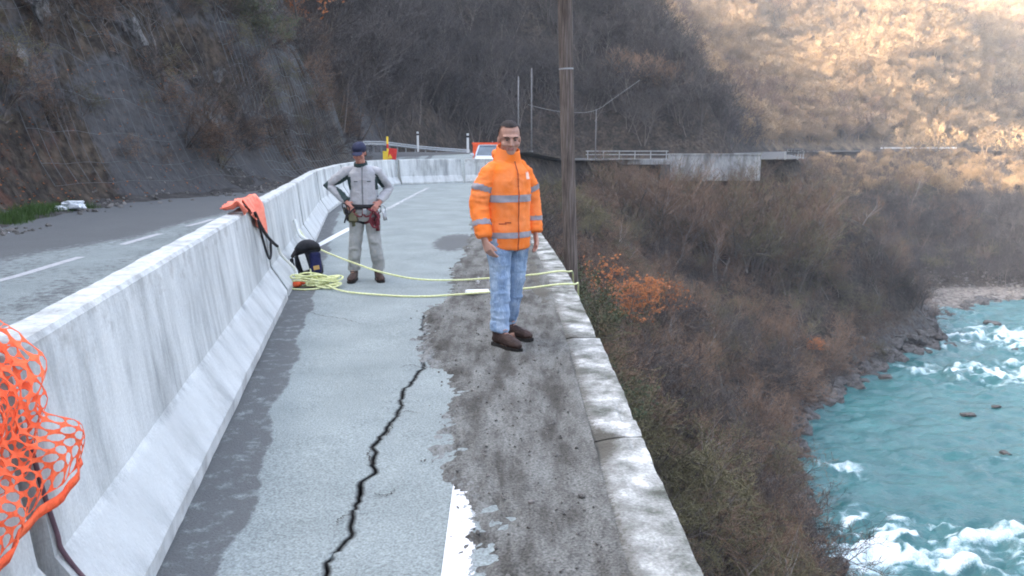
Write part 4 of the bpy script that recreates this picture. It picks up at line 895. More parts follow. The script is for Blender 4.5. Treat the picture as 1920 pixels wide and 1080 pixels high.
# ------------------------------------------------------------------ orange cloth and strap on the barrier
cl = empty('orange_cloth', (-2.4, 7.5, 1)); tag(cl, 'faded orange net bunched over the barrier top, holding a dark strap', 'netting')
n1, n2 = 26, 30; V = []
for i in range(n1):
    u = i/(n1-1); y = 7.0+u*1.15
    for j in range(n2):
        v = j/(n2-1)*.72; lim = .28+(.30+.10*math.sin(u*7)+.05*math.sin(u*19))*sst(.35, .55, u)+.04*math.sin(u*23)
        v = min(v, float(lim)) if v > lim else v; wv = .022*math.sin(u*38+v*6)+.014*math.sin(u*71+1)
        if v < .28: q = (bX(y)-.43+v*.64, y, 1.012+.02+abs(wv)*1.4+.04*math.exp(-((v-.24)/.06)**2))
        else: z = 1.03-(v-.28); q = (bface(y, z)+.035+wv*.9, y, z)
        V.append((q[0]+2.4, q[1]-7.5, q[2]-1))
F = [f for f in gridf(n1, n2).tolist() if (Vector(V[f[0]])-Vector(V[f[2]])).length > 1e-4]
o = mk('cloth_folds', V, F, ORFAD, cl, True); sm = o.modifiers.new('s', 'SOLIDIFY'); sm.thickness = .012
m = MB(); m.tube(cr([(bface(y, z)+.05, y, z) for y, z in ((7.45, .97), (7.7, .82), (8.05, .68), (8.45, .56), (8.7, .50))], 5), .016, 8); m.tube(cr([(bface(y, z)+.06, y, z) for y, z in ((7.5, .90), (7.6, .70), (7.8, .50), (8.0, .50), (8.15, .62))], 5), .012, 8)
tag(m.build('dark_strap', BLACK, None, True), 'dark looped strap hanging from the orange cloth down the barrier', 'strap')
# ropes
def rope(pts, r, name, mat, label, sub=8):
    m = MB(); m.tube(cr(pts, sub), r, 8); o = m.build(name, mat, None, True); tag(o, label, 'rope'); return o
cb = Vector(px(592, 538)); 
rope([(bface(8.72, .5)+.05, 8.72, .50), (bface(8.85, .38)+.06, 8.85, .38), (bX(9.0)+.02, 9.0, .20), (cb.x-.18, cb.y-.02, .07), (cb.x, cb.y, .05)], .018, 'anchor_sling', ROPEW, 'pale sling from the dark strap down to the rope pile')
rope([(bface(11.5, .42)+.02, 11.5, .42), tuple(px(590, 462, Y=10.5)), tuple(px(680, 499, Y=8.95)), tuple(px(735, 515, Y=8.9)), tuple(px(790, 524, Y=8.95)), tuple(px(860, 525, Y=9.15)), tuple(px(925, 521, z=.05)), tuple(px(1000, 515, z=.10)), tuple(px(1062, 509, z=.09)), (.78, 10.0, -.15), (.80, 10.0, -1.5)], .0105, 'long_rope', ROPEY, 'upper pale yellow rope, crossing the shins of the person in grey')
rope([(cb.x+.05, cb.y, .06), tuple(px(640, 545, z=.02)), tuple(px(700, 552, z=.02)), tuple(px(790, 556, z=.02)), tuple(px(900, 549, z=.06)), tuple(px(985, 541, z=.09)), tuple(px(1072, 533, z=.09)), (.77, 9.1, -.15), (.79, 9.1, -1.6)], .0105, 'long_rope', ROPEY, 'lower pale yellow rope lying on the road from the rope pile to the parapet')
q = px(590, 462, Y=10.5); q2 = px(583, 470, Y=9.7)
rope([tuple(q), tuple(px(584, 480, Y=9.9)), tuple(px(583, 515, Y=9.4)), (cb.x, cb.y, .05)], .010, 'hanging_rope', ROPEY, 'short rope dropping from the upper rope to the pile')
rope([(bface(11.2, .55)+.03, 11.2, .55), tuple(px(562, 440, Y=11.0)), tuple(px(578, 452, Y=10.7)), tuple(q)], .026, 'anchor_sling', ROPEW, 'thick pale sling fixed to the barrier above the backpack')
rc = empty('rope_pile', cb); tag(rc, 'tangled pile of fluorescent yellow rope at the barrier foot', 'rope')
rd = random.Random(5)
for k in range(11):
    m = MB(); cx0, cy0 = rd.uniform(-.13, .17), rd.uniform(-.08, .08); a, b = rd.uniform(.10, .20), rd.uniform(.05, .11); z0 = .02+.012*k; rot = rd.uniform(-.4, .4); P = []
    for i in range(26):
        t = 2*math.pi*i/24; x_, y_ = a*math.cos(t)*(1+.1*math.sin(3*t+k)), b*math.sin(t); P.append((cx0+x_*math.cos(rot)-y_*math.sin(rot), cy0+x_*math.sin(rot)+y_*math.cos(rot), z0+.015*math.sin(2*t+k)))
    m.tube(P, .010, 6); m.build('loop', ROPEY, rc, True)
m = MB(); P = [(-.08+.17*math.cos(t), -.13+.12*math.sin(t), .015) for t in np.linspace(0, 6.3, 26)]; m.tube(P, .010, 6); m.build('loop', ROPEY, rc, True)
oc = MB(); oc.ell((0, 0, .03), (.075, .05, .035)); oc.tube([(.05, 0, .04), (.12, .0, .05), (.16, .01, .03)], .018, 8); oo = oc.build('orange_pouch', ORNET, None, True); oo.location = (cb.x-.22, cb.y-.05, .01); tag(oo, 'small orange pouch at the left end of the rope pile', 'pouch')
dm = MB(); P = [(.055*math.cos(t), 0, .05+.04*math.sin(t)) for t in np.linspace(0, 6.3, 14)]; dm.tube(P, .009, 6); d_ = dm.build('carabiner', BLACK, None, True); d_.location = (cb.x-.33, cb.y-.04, 0); tag(d_, 'dark carabiner on the ground left of the orange pouch', 'carabiner')
m = MB(); m.box((0, 0, .03), (.26, .10, .045)); o = m.build('edge_pad', WPL, None, bevel=.02); p = px(895, 549, z=.03); o.location = (p.x, p.y, .0+.01); o.rotation_euler = (0, 0, .12); tag(o, 'white pad under the rope left of the legs of the man in orange', 'pad')
# backpack
bp = empty('backpack', px(584, 519) + Vector((0, 0, .0)), .25); bp.rotation_euler = (R(-8), R(-9), .3); tag(bp, 'dark blue and black backpack leaning on the barrier by the ropes', 'backpack')
NAVY = M('navy_fabric', [(0.0081, 0.0099, 0.045), (0.0158, 0.0203, 0.09)], 6, 4, .8, .3, 40); DKF = M('black_fabric', [(.010, .011, .014), (.028, .03, .036)], 6, 4, .85, .3, 40)
m = MB(); m.tube([(0, 0, .0), (0, 0, .03), (0, .0, .15), (0, .01, .27), (.0, .02, .34), (0, .03, .37)], [(.10, .12), (.125, .155), (.13, .16), (.115, .15), (.09, .11), (.03, .04)], 16, ref=(0, 1, 0)); m.build('bag_body', DKF, bp, True)
m = MB(); m.tube([(.02, -.05, .31), (.02, -.03, .36), (.02, .0, .39), (.02, .02, .40)], [(.13, .16), (.125, .155), (.09, .12), (.02, .03)], 14, ref=(0, 1, 0)); m.build('lid', DKF, bp, True)
m = MB(); m.box((.08, -.12, .16), (.13, .10, .26), Matrix.Rotation(.15, 3, 'Y')); m.build('front_pocket', NAVY, bp, bevel=.03)
m = MB(); m.box((.075, -.175, .10), (.07, .012, .05)); m.build('badge', M('brass_badge', [(.45, .25, .08), (.6, .38, .12)], 9, 2, .6), bp, bevel=.004)
m = MB(); m.box((-.055, -.135, .19), (.08, .03, .20), Matrix.Rotation(-.1, 3, 'Y')); m.build('pale_panel', ROPEW, bp, bevel=.01)
for s in (-1, 1):
    m = MB(); m.tube(cr([(-.06+s*.05, -.10, .36), (-.16, -.16+s*.03, .30), (-.19, -.15, .18), (-.13, -.13, .06)], 5), [(.022, .006)]*16, 8); m.build('shoulder_strap', BLACK, bp, True)
# ------------------------------------------------------------------ people
def remesh(parts, voxel, name, mat, parent, smooth=5, fold=0, fscale=(9, 9, 9), seed=0, extra=None):
    me = bpy.data.meshes.new('t'); me.from_pydata([tuple(v) for v in parts.V], [], parts.F); t = bpy.data.objects.new('t', me); COL.objects.link(t)
    r_ = t.modifiers.new('r', 'REMESH'); r_.mode = 'VOXEL'; r_.voxel_size = voxel; r_.adaptivity = 0
    s_ = t.modifiers.new('s', 'SMOOTH'); s_.factor = .5; s_.iterations = smooth
    dg = bpy.context.evaluated_depsgraph_get(); dg.update(); ev = t.evaluated_get(dg); out = bpy.data.meshes.new_from_object(ev)
    bpy.data.objects.remove(t); out.name = name
    n = len(out.vertices); co_ = np.zeros(n*3); out.vertices.foreach_get('co', co_); co_ = co_.reshape(-1, 3)
    if fold:
        nr = np.zeros(n*3); out.vertices.foreach_get('normal', nr); nr = nr.reshape(-1, 3)
        f = ridged(co_[:, 0]*fscale[0], co_[:, 1]*fscale[1], co_[:, 2]*fscale[2], 3, 200+seed)
        co_ = co_+nr*(f*fold)[:, None]
    if extra: co_ = extra(co_)
    out.vertices.foreach_set('co', co_.ravel()); out.materials.clear()
    for mm in (mat if isinstance(mat, list) else [mat]): out.materials.append(mm)
    out.polygons.foreach_set('use_smooth', [True]*len(out.polygons)); out.update()
    o = bpy.data.objects.new(name, out); COL.objects.link(o); o.parent = parent; return o
def peel(src, name, pred, mat, parent, off=.004):
    """a strip of cloth lying on a garment: the faces chosen by pred(centre), lifted along the normals"""
    me = src.data; n = len(me.vertices); c = np.zeros(n*3); me.vertices.foreach_get('co', c); c = c.reshape(-1, 3); nr = np.zeros(n*3); me.vertices.foreach_get('normal', nr); nr = nr.reshape(-1, 3)
    ok = pred(c); fs = [tuple(p.vertices) for p in me.polygons if all(ok[v] for v in p.vertices)]
    if not fs: print('empty peel', name); return
    used = sorted({v for f in fs for v in f}); mp = {v: q for q, v in enumerate(used)}
    o = mk(name, (c+nr*off)[used], [tuple(mp[v] for v in f) for f in fs], mat, parent, True); return o
def head(m, c, yaw, tilt=0, s=1.0):
    rm = Matrix.Rotation(yaw, 3, 'Z') @ Matrix.Rotation(tilt, 3, 'X')
    f = lambda p: Vector(c)+rm @ Vector(p)*s
    m.ell(f((0, .012, .035)), (.076*s, .094*s, .088*s), rm); m.ell(f((0, -.012, -.035)), (.060*s, .074*s, .078*s), rm); m.ell(f((0, -.048, -.085)), (.036*s, .034*s, .030*s), rm)
    m.ell(f((0, -.062, .022)), (.058*s, .030*s, .016*s), rm); m.tube([f((0, -.076, .018)), f((0, -.094, -.012)), f((0, -.103, -.030)), f((0, -.082, -.040))], [.009*s, .012*s, .016*s, .010*s], 8)
    for q in (-1, 1):
        m.ell(f((q*.074, .014, -.008)), (.010*s, .018*s, .028*s), rm); m.ell(f((q*.042, -.062, -.030)), (.024*s, .020*s, .022*s), rm); m.ell(f((q*.013, -.085, -.036)), (.009*s, .010*s, .007*s), rm)
    m.ell(f((0, -.076, -.063)), (.026*s, .014*s, .006*s), rm); m.ell(f((0, -.074, -.073)), (.023*s, .014*s, .007*s), rm)
    return f, rm
def hand(m, wrist, d, wid, nrm, s=1.0, curl=.5, thumb=1):
    """d: pointing direction, wid: towards the thumb side, nrm: towards the palm"""
    w0 = Vector(wrist); d = Vector(d).normalized(); wid = Vector(wid).normalized(); nrm = Vector(nrm).normalized()
    m.tube([w0-d*.03*s, w0+d*.02*s, w0+d*.06*s, w0+d*.092*s], [(.026*s, .019*s), (.034*s, .017*s), (.041*s, .015*s), (.038*s, .012*s)], 12, ref=tuple(wid))
    for k, (o_, ln) in enumerate(((.030, .072), (.010, .080), (-.011, .074), (-.031, .058))):
        p = w0+d*.085*s+wid*o_*s; dd = (d+wid*o_*1.5).normalized(); P = [p-dd*.02*s]; a = .12
        for j in range(3):
            a += curl*(.35+.15*j); v = dd*math.cos(a)+nrm*math.sin(a); P.append(P[-1]+v*(ln*s*(.45, .32, .25)[j]+(.02*s if j == 0 else 0)))
        m.tube(P, [.0090*s, .0088*s, .0080*s, .0066*s], 8)
    p = w0+d*.028*s+wid*.024*s; t1 = (wid*.75+d*.8+nrm*.35).normalized(); t2 = (wid*.25+d*1.0+nrm*.4).normalized()
    m.tube([p, p+t1*.038*s, p+t1*.038*s+t2*.03*s, p+t1*.038*s+t2*.055*s], [.014*s, .0115*s, .010*s, .0075*s], 8)
SKIN = M('skin', [(.42, .235, .175), (.50, .29, .22)], 14, 4, .55, .1, 90, spec=.4); SKIN2 = M('ruddy_skin', [(.44, .19, .14), (.52, .25, .19)], 14, 4, .55, spec=.4)
STUB = M('stubble', [(0.404, 0.247, 0.194), (0.508, 0.314, 0.254)], 60, 3, .8); LIP = M('lips', [(.30, .12, .10), (.36, .16, .13)], 20, 2, .5)
HAIR = M('dark_hair', [(.018, .014, .013), (.045, .038, .036)], 60, 4, .8, .6, 120); EYE = M('dark_eye', [(.02, .015, .012), (.04, .03, .025)], 5, 1, .2); EYEW = M('eye_white', [(0.208, 0.16, 0.136), (0.256, 0.2, 0.168)], 5, 1, .3)
HIVIS = M('orange_hivis_fabric', [(1, 0.224, 0.0286), (1, 0.295, 0.095)], 5, 4, .8, .35, 24, bdist=.01, spec=.1); BAND = M('reflective_band', [(.28, .27, .30), (.36, .35, .385)], 8, 3, .45); ZIP = M('zip_dark', [(.35, .06, .02), (.45, .09, .03)], 8, 2, .6)
def denimmat():
    m = M('light_denim', [(.16, .25, .40), (.27, .38, .54), (.42, .53, .66)], 7, 7, .9, .5, 60, stretch=(1.4, 1.4, .6), fine=(160, .12)); return m
DENIM = denimmat(); BOOT = M('brown_leather', [(.028, .016, .013), (.065, .036, .028)], 12, 5, .6, .4, 50); SOLE = M('boot_sole', [(.012, .011, .010), (.03, .027, .024)], 12, 3, .9)
def boot(pts_ankle, yaw, parent, s=1.0, loc=(0, 0), mat=BOOT, shaft=.19):
    """one boot: upper with shaft, and a sole child; toe points along local -Y turned by yaw"""
    rm = Matrix.Rotation(yaw, 3, 'Z'); f = lambda x, y, z: rm @ Vector((x*s, y*s, z*s))+Vector((loc[0], loc[1], 0))
    m = MB(); ax = pts_ankle
    m.tube([f(0, .085, .045), f(0, .06, .06), f(0, -.01, .068), f(0, -.09, .055), f(0, -.155, .045), f(0, -.19, .040)], [(.03*s, .025*s), (.040*s, .045*s), (.040*s, .050*s), (.047*s, .040*s), (.043*s, .032*s), (.020*s, .016*s)], 14, ref=(1, 0, 0))
    m.tube([f(0, .035, .05), f(0, .035, .11), Vector((ax[0], ax[1], shaft*s*.75)), Vector((ax[0], ax[1]+.0, shaft*s))], [(.042*s, .056*s), (.046*s, .056*s), (.047*s, .052*s), (.047*s, .052*s)], 14, ref=tuple(rm @ Vector((1, 0, 0))))
    up = remesh(m, .007, 'boot', mat, parent, 4, .002, (20, 20, 30), 3)
    m = MB(); P = []
    for y_, w_ in ((.10, .026), (.085, .036), (.03, .038), (-.03, .036), (-.10, .048), (-.16, .043), (-.195, .022)): P.append((y_, w_))
    V = []; n = len(P)
    for z_ in (.0, .026):
        for y_, w_ in P: V.append(f(-w_, y_, z_))
        for y_, w_ in P[::-1]: V.append(f(w_, y_, z_))
    F = [tuple(range(2*n-1, -1, -1)), tuple(range(2*n, 4*n))]+[(k, (k+1) % (2*n), 2*n+(k+1) % (2*n), 2*n+k) for k in range(2*n)]
    m.add(V, F); m.build('sole', SOLE, up)
    m = MB()
    for k in range(4): z_ = .095+.022*k; m.tube([f(-.018, -.055+.012*k, z_-.012), f(0, -.060+.012*k, z_-.006), f(.018, -.055+.012*k, z_-.012)], .0035*s, 6)
    m.build('laces', STUB, up)
# --- man in the orange jacket
A = empty('person', (px(945, 645).x+.03, px(945, 645).y, .012), R(33)); tag(A, 'person in orange hi-vis jacket, pale jeans and brown boots standing by the parapet', 'person'); A.scale = (1.0, 1.0, 1.0)
hy = R(-24)
body = MB(); hf, hr = head(body, (-.005, -.035, 1.628), hy, R(7), 1.10)
body.tube([(0, .01, 1.36), (0, .0, 1.46), (0, -.005, 1.53), (-.003, -.02, 1.58)], [.075, .062, .060, .060], 14)
body.tube([(0, 0, .86), (0, 0, 1.0), (0, 0, 1.2), (0, 0, 1.36), (0, .0, 1.44)], [(.15, .10), (.145, .10), (.16, .11), (.17, .105), (.09, .08)], 16, ref=(1, 0, 0))
rF, lF = (-.115, -.105), (.095, .115)
legs = {'r': [(-.088, 0, .90), (-.098, -.045, .50), (rF[0], rF[1]+.035, .10)], 'l': [(.088, .01, .90), (.095, .03, .50), (lF[0], lF[1]+.035, .10)]}
for k_, P in legs.items():
    body.tube([P[0], tuple((Vector(P[0])+Vector(P[1]))/2), P[1], tuple((Vector(P[1])*.6+Vector(P[2])*.4)), P[2], (P[2][0], P[2][1], .05)], [.078, .066, .050, .050, .036, .035], 12)
    body.tube([(P[2][0], P[2][1]+.02, .05), (P[2][0], P[2][1]-.13, .045)], [.035, .030], 10)
arms = {'r': [(-.172, .01, 1.375), (-.250, .020, 1.12), (-.262, -.075, .885)], 'l': [(.172, .01, 1.375), (.255, .045, 1.12), (.250, -.02, .895)]}
for k_, P in arms.items():
    s = -1 if k_ == 'r' else 1
    body.tube([(0, 0, 1.38), P[0], P[1], P[2]], [.05, .048, .038, .027], 12)
    dd = Vector(P[2])-Vector(P[1]); hand(body, Vector(P[2])+dd.normalized()*.025, dd+Vector((-s*.03, -.05, 0)), (-s*.25, -1, .1), (-s*1, .15, 0), 1.02, .55)
skin = remesh(body, .0052, 'body', [SKIN, STUB, LIP], A, 3)
# colour the beard shadow and the lips by position on the face
inv = hr.inverted(); hc = hf((0, 0, 0)); pols = skin.data.polygons; MI = np.zeros(len(pols), np.int32); cen = np.zeros(len(pols)*3); pols.foreach_get('center', cen); cen = cen.reshape(-1, 3)
loc = (cen-np.array(hc)) @ np.array(inv).T
st = (loc[:, 1] < .0) & (loc[:, 2] < -.050) & (loc[:, 2] > -.13) & ((np.abs(loc[:, 0]) < .055)); MI[st] = 1
st = (loc[:, 1] < -.08) & (np.abs(loc[:, 0]) < .03) & (loc[:, 2] > -.056) & (loc[:, 2] < -.044); MI[st] = 1
lp = (loc[:, 1] < -.06) & (np.abs(loc[:, 0]) < .023) & (loc[:, 2] > -.080) & (loc[:, 2] < -.060); MI[lp] = 2
pols.foreach_set('material_index', MI)
for q in (-1, 1):
    m = MB(); m.ell((0, 0, 0), (.011, .008, .0085), hr); e = m.build('eye', EYEW, A, True); e.location = hf((q*.030, -.078, .000)); 
    m = MB(); m.ell(hr @ Vector((0, -.0055, 0)), (.005, .004, .005), hr); m.build('iris', EYE, e, True)
    m = MB(); m.tube([hf((q*.016, -.089, .0165)), hf((q*.032, -.0895, .0215)), hf((q*.048, -.080, .0165))], [(.0035, .004), (.0045, .005), (.003, .003)], 8); m.build('eyebrow', HAIR, A, True)
def hairpred(c):
    l = (c-np.array(hc)) @ np.array(inv).T
    line_ = np.where(l[:, 1] < -.02, .094-.26*(l[:, 1]+.085)*0, np.interp(l[:, 1], [-.05, -.02, .02, .06, .12], [.085, .055, .018, -.035, -.06]))
    line_ = np.where(l[:, 1] < -.05, .088+np.abs(l[:, 0])*.12, line_)
    return (l[:, 2] > line_) & (l[:, 2] < .2)
peel(skin, 'hair', hairpred, HAIR, A, .007)
def limb_t(c, P):
    a, b = np.array(P[0]), np.array(P[1]); d = b-a; t = ((c-a) @ d)/(d @ d); return t, np.linalg.norm(c-(a+np.clip(t, 0, 1)[:, None]*d), axis=1)
jm = MB(); jm.tube([(0, .0, .775), (0, .0, .80), (0, 0, .90), (0, 0, 1.02), (0, 0, 1.16), (0, .0, 1.30), (0, .005, 1.385), (0, .005, 1.445), (0, .0, 1.49)], [(.178, .140), (.186, .146), (.190, .150), (.185, .148), (.190, .152), (.190, .150), (.170, .132), (.118, .108), (.092, .09)], 24, ref=(1, 0, 0))
jm.ell((0, -.04, 1.20), (.15, .12, .22))
jk = remesh(jm, .009, 'jacket', HIVIS, A, 5, .0055, (7, 7, 11), 1)
cm = MB()
cm.tube([(0, .0, 1.44), (0, -.008, 1.49), (0, -.012, 1.535), (0, -.010, 1.552)], [(.125, .110), (.104, .098), (.092, .092), (.094, .094)], 20, ref=(1, 0, 0), cap=False)
cm.V = [(a_, b_, c_+b_*.42+.012) for a_, b_, c_ in cm.V]; co_ = cm.build('collar', HIVIS, jk, True); so_ = co_.modifiers.new('s', 'SOLIDIFY'); so_.thickness = .014; su = co_.modifiers.new('b', 'SUBSURF'); su.levels = su.render_levels = 1
hm = MB(); hm.tube([(-.10, .03, 1.50), (-.05, .095, 1.515), (0, .115, 1.52), (.05, .095, 1.515), (.10, .03, 1.50)], [.024, .034, .038, .034, .024], 10); hm.build('rolled_hood', HIVIS, jk, True)
for k_, P in arms.items():
    s = -1 if k_ == 'r' else 1
    sm_ = MB(); e = Vector(P[1]); w_ = Vector(P[2]); a0 = Vector(P[0])
    sm_.tube([Vector((s*.10, .005, 1.425)), a0+Vector((-s*.012, 0, -.018)), a0.lerp(e, .5)+Vector((s*.008, 0, 0)), e, e.lerp(w_, .5), w_+(w_-e).normalized()*.005], [(.050, .055), (.066, .072), (.073, .080), (.069, .074), (.064, .068), (.054, .058)], 16, ref=(0, 1, 0))
    sl_ = remesh(sm_, .009, 'sleeve', HIVIS, jk, 4, .007, (8, 8, 17), 2 if s < 0 else 3)
    peel(sl_, 'reflective_band', lambda c: (np.abs(limb_t(c, (P[0], P[1]))[0]-.50) < .10) & (c[:, 2] > 1.15), BAND, jk, .004)
    peel(sl_, 'reflective_band', lambda c: (np.abs(limb_t(c, (P[1], P[2]))[0]-.58) < .10) & (c[:, 2] < 1.1), BAND, jk, .004)
peel(jk, 'reflective_band', lambda c: np.abs(c[:, 2]-1.175) < .030, BAND, jk, .005); peel(jk, 'reflective_band', lambda c: np.abs(c[:, 2]-.892) < .029, BAND, jk, .005)
peel(jk, 'zipper', lambda c: (np.abs(c[:, 0]) < .010) & (c[:, 1] < 0) & (c[:, 2] < 1.47), ZIP, jk, .007)
peel(jk, 'pocket_slit', lambda c: (np.abs(c[:, 0]+.10) < .045) & (c[:, 1] < -.03) & (np.abs(c[:, 2]-.985-.12*(c[:, 0]+.10)) < .010), ZIP, jk, .004)  # darker strip standing for the shadow at the pocket opening
peel(jk, 'chest_badge', lambda c: (np.abs(c[:, 0]-.105) < .026) & (c[:, 1] < -.03) & (np.abs(c[:, 2]-1.345) < .030), M('pale_badge', [(.85, .55, .42), (.9, .66, .52)], 9, 2, .6), jk, .004)
tm = MB(); tm.tube([(0, .0, .93), (0, 0, .86), (0, 0, .79), (0, 0, .76)], [(.165, .125), (.165, .128), (.158, .122), (.12, .09)], 20, ref=(1, 0, 0))
for k_, P in legs.items():
    a0, b0, c0 = map(Vector, P); tm.tube([a0+Vector((0, 0, -.02)), a0.lerp(b0, .35), a0.lerp(b0, .75), b0, b0.lerp(c0, .35), b0.lerp(c0, .72), c0+Vector((0, .012, .09)), c0+Vector((0, .018, .035))], [(.096, .100), (.092, .096), (.078, .080), (.070, .074), (.070, .076), (.066, .072), (.072, .078), (.078, .084)], 16, ref=(1, 0, 0))
jn = remesh(tm, .008, 'jeans', DENIM, A, 4, .0075, (8, 8, 15), 4)
for F_, yw, a_ in ((rF, R(6), legs['r'][2]), (lF, R(22), legs['l'][2])): boot((a_[0], a_[1]), yw, A, 1.13, F_)
# --- man in grey with harness
GJ = M('grey_jacket_fabric', [(0.361, 0.37, 0.387), (0.464, 0.473, 0.49)], 6, 4, .85, .35, 26, bdist=.01); GT = M('grey_trouser_fabric', [(.24, .25, .24), (.36, .37, .36)], 6, 5, .9, .35, 26, bdist=.01); GD = M('dark_green_patch', [(.025, .045, .045), (.05, .08, .08)], 6, 3, .85); CAPM = M('navy_cap', [(.018, .022, .05), (.035, .042, .085)], 9, 3, .85)
REDW = M('red_webbing', [(0.12, 0.018, 0.027), (0.204, 0.036, 0.048)], 20, 3, .7); OLV = M('olive_pouch', [(.10, .095, .05), (.16, .15, .09)], 9, 3, .85)
pB = px(688, 526); B = empty('person', (pB.x, pB.y, 0), R(4)); tag(B, 'person in grey jacket, navy cap and climbing harness, hands on hips', 'person'); SB = 1.62/1.75; B.scale = (SB,)*3
body = MB(); hc0 = (-.035, -.075, 1.615); hf, hr = head(body, hc0, R(-5), R(16), 1.02)
body.tube([(-.02, .02, 1.34), (-.025, .0, 1.44), (-.03, -.03, 1.51), (-.035, -.06, 1.58)], [.075, .062, .058, .055], 14)
body.tube([(0, 0, .86), (0, 0, 1.0), (-.01, 0, 1.2), (-.02, 0, 1.36), (-.02, .0, 1.42)], [(.15, .10), (.145, .10), (.16, .11), (.17, .105), (.09, .08)], 16, ref=(1, 0, 0))
rF, lF = (-.165, -.02), (.155, -.02)
legs = {'r': [(-.085, 0, .90), (-.125, -.03, .50), (rF[0], .02, .10)], 'l': [(.085, 0, .90), (.120, -.035, .50), (lF[0], .02, .10)]}
for k_, P in legs.items():
    body.tube([P[0], P[1], P[2], (P[2][0], P[2][1], .05)], [.072, .05, .036, .035], 12); body.tube([(P[2][0], .02, .05), (P[2][0], -.10, .045)], [.035, .03], 10)
arms = {'r': [(-.20, .0, 1.385), (-.445, .06, 1.215), (-.215, -.045, 1.02)], 'l': [(.165, .0, 1.385), (.300, .13, 1.17), (.195, -.055, 1.02)]}
for k_, P in arms.items():
    s = -1 if k_ == 'r' else 1
    body.tube([(0, 0, 1.36), P[0], P[1], P[2]], [.05, .046, .038, .027], 12)
    hand(body, Vector(P[2])+Vector((-s*.0, -.02, -.015)), (-s*.55, -.5, -.75), (-s*.4, .2, .9), (-s*.7, .7, 0), 1.02, .45)
skin = remesh(body, .006, 'body', SKIN2, B, 3); inv = hr.inverted(); hc = hf((0, 0, 0))
for q in (-1, 1):
    m = MB(); m.ell((0, 0, 0), (.010, .007, .006), hr); e = m.build('eye', EYE, B, True); e.location = hf((q*.030, -.0775, .000))
m = MB(); m.ell(hf((0, .012, .060)), (.088, .106, .082), hr, 20, 12); 
cp = remesh(m, .007, 'cap', CAPM, B, 2); m = MB(); m.ell(hf((0, -.115, .030)), (.066, .060, .008), hr @ Matrix.Rotation(.25, 3, 'X')); m.build('cap_peak', CAPM, cp, True)
peel(skin, 'hair', lambda c: (lambda l: (l[:, 1] > .01) & (l[:, 2] > -.045) & (l[:, 2] < .05))((c-np.array(hc)) @ np.array(inv).T), HAIR, B, .006)
jm = MB(); jm.tube([(0, .0, .955), (0, .0, .98), (0, 0, 1.06), (0, 0, 1.18), (-.01, 0, 1.28), (-.015, .0, 1.37), (-.02, .005, 1.43), (-.025, .0, 1.465)], [(.155, .120), (.165, .128), (.170, .13), (.172, .132), (.182, .135), (.188, .122), (.135, .10), (.085, .08)], 24, ref=(1, 0, 0))
jk = remesh(jm, .009, 'jacket', GJ, B, 4, .006, (8, 8, 12), 5)
cm = MB(); cm.tube([(-.024, .0, 1.43), (-.028, -.012, 1.47), (-.030, -.02, 1.505)], [(.10, .092), (.086, .084), (.082, .082)], 20, ref=(1, 0, 0), cap=False); c2 = cm.build('collar', GD, jk, True); s2 = c2.modifiers.new('s', 'SOLIDIFY'); s2.thickness = .012
for k_, P in arms.items():
    s = -1 if k_ == 'r' else 1; a0, e, w_ = map(Vector, P)
    m = MB(); m.tube([Vector((s*.10-.015, .005, 1.405)), a0, a0.lerp(e, .5), e, e.lerp(w_, .5), w_], [(.055, .055), (.068, .070), (.066, .068), (.064, .064), (.058, .060), (.046, .048)], 16, ref=(0, 1, 0))
    sl_ = remesh(m, .009, 'sleeve', GJ, jk, 4, .006, (9, 9, 13), 6)
    if s < 0: peel(sl_, 'elbow_patch', lambda c: (np.linalg.norm(c-np.array(P[1]), axis=1) < .078) & ((c[:, 0]*s) > abs(P[1][0])-.005), GD, jk, .004)
    peel(sl_, 'underarm_panel', lambda c: (limb_t(c, (P[0], P[1]))[0] > -.1) & (limb_t(c, (P[0], P[1]))[0] < .75) & (c[:, 2] < (P[0][2]+(P[1][2]-P[0][2])*limb_t(c, (P[0], P[1]))[0])-.030), GD, jk, .004)
for sx in (-1, 1): peel(jk, 'side_panel', lambda c: (c[:, 0]*sx > .145) & (c[:, 2] > 1.16) & (c[:, 2] < 1.33), GD, jk, .004)
peel(jk, 'zipper', lambda c: (np.abs(c[:, 0]+.005) < .012) & (c[:, 1] < 0), M('grey_zip', [(.16, .17, .18), (.22, .23, .24)], 8, 2, .6), jk, .006)
for sx in (-.085, .075): peel(jk, 'pocket_slit', lambda c: (np.abs(c[:, 0]-sx) < .026) & (c[:, 1] < 0) & (np.abs(c[:, 2]-1.27) < .011), GD, jk, .004)
tm = MB(); tm.tube([(0, .0, 1.0), (0, 0, .90), (0, 0, .80), (0, 0, .77)], [(.148, .118), (.158, .125), (.155, .118), (.11, .085)], 20, ref=(1, 0, 0))
for k_, P in legs.items():
    a0, b0, c0 = map(Vector, P); tm.tube([a0+Vector((0, 0, -.02)), a0.lerp(b0, .4), b0, b0.lerp(c0, .4), c0+Vector((0, .012, .10)), c0+Vector((0, .018, .04))], [(.094, .098), (.088, .092), (.076, .082), (.074, .082), (.074, .084), (.078, .088)], 16, ref=(1, 0, 0))
remesh(tm, .009, 'trousers', GT, B, 4, .008, (8, 8, 13), 7)
for F_, yw, a_ in ((rF, R(-6), legs['r'][2]), (lF, R(16), legs['l'][2])): boot((a_[0], a_[1]), yw, B, 1.08, F_)
hn = empty('climbing_harness', (0, 0, 0)); hn.parent = B; 
def ring(z, a, b, h, n=28, dy=0, tilt=0):
    V = []; F = []
    for i in range(n):
        t = 2*math.pi*i/n
        for zz in (-h/2, h/2): V.append((a*math.cos(t), b*math.sin(t)+dy, z+zz+tilt*math.sin(t)))
    for i in range(n): F.append((2*i, 2*((i+1) % n), 2*((i+1) % n)+1, 2*i+1))
    return V, F
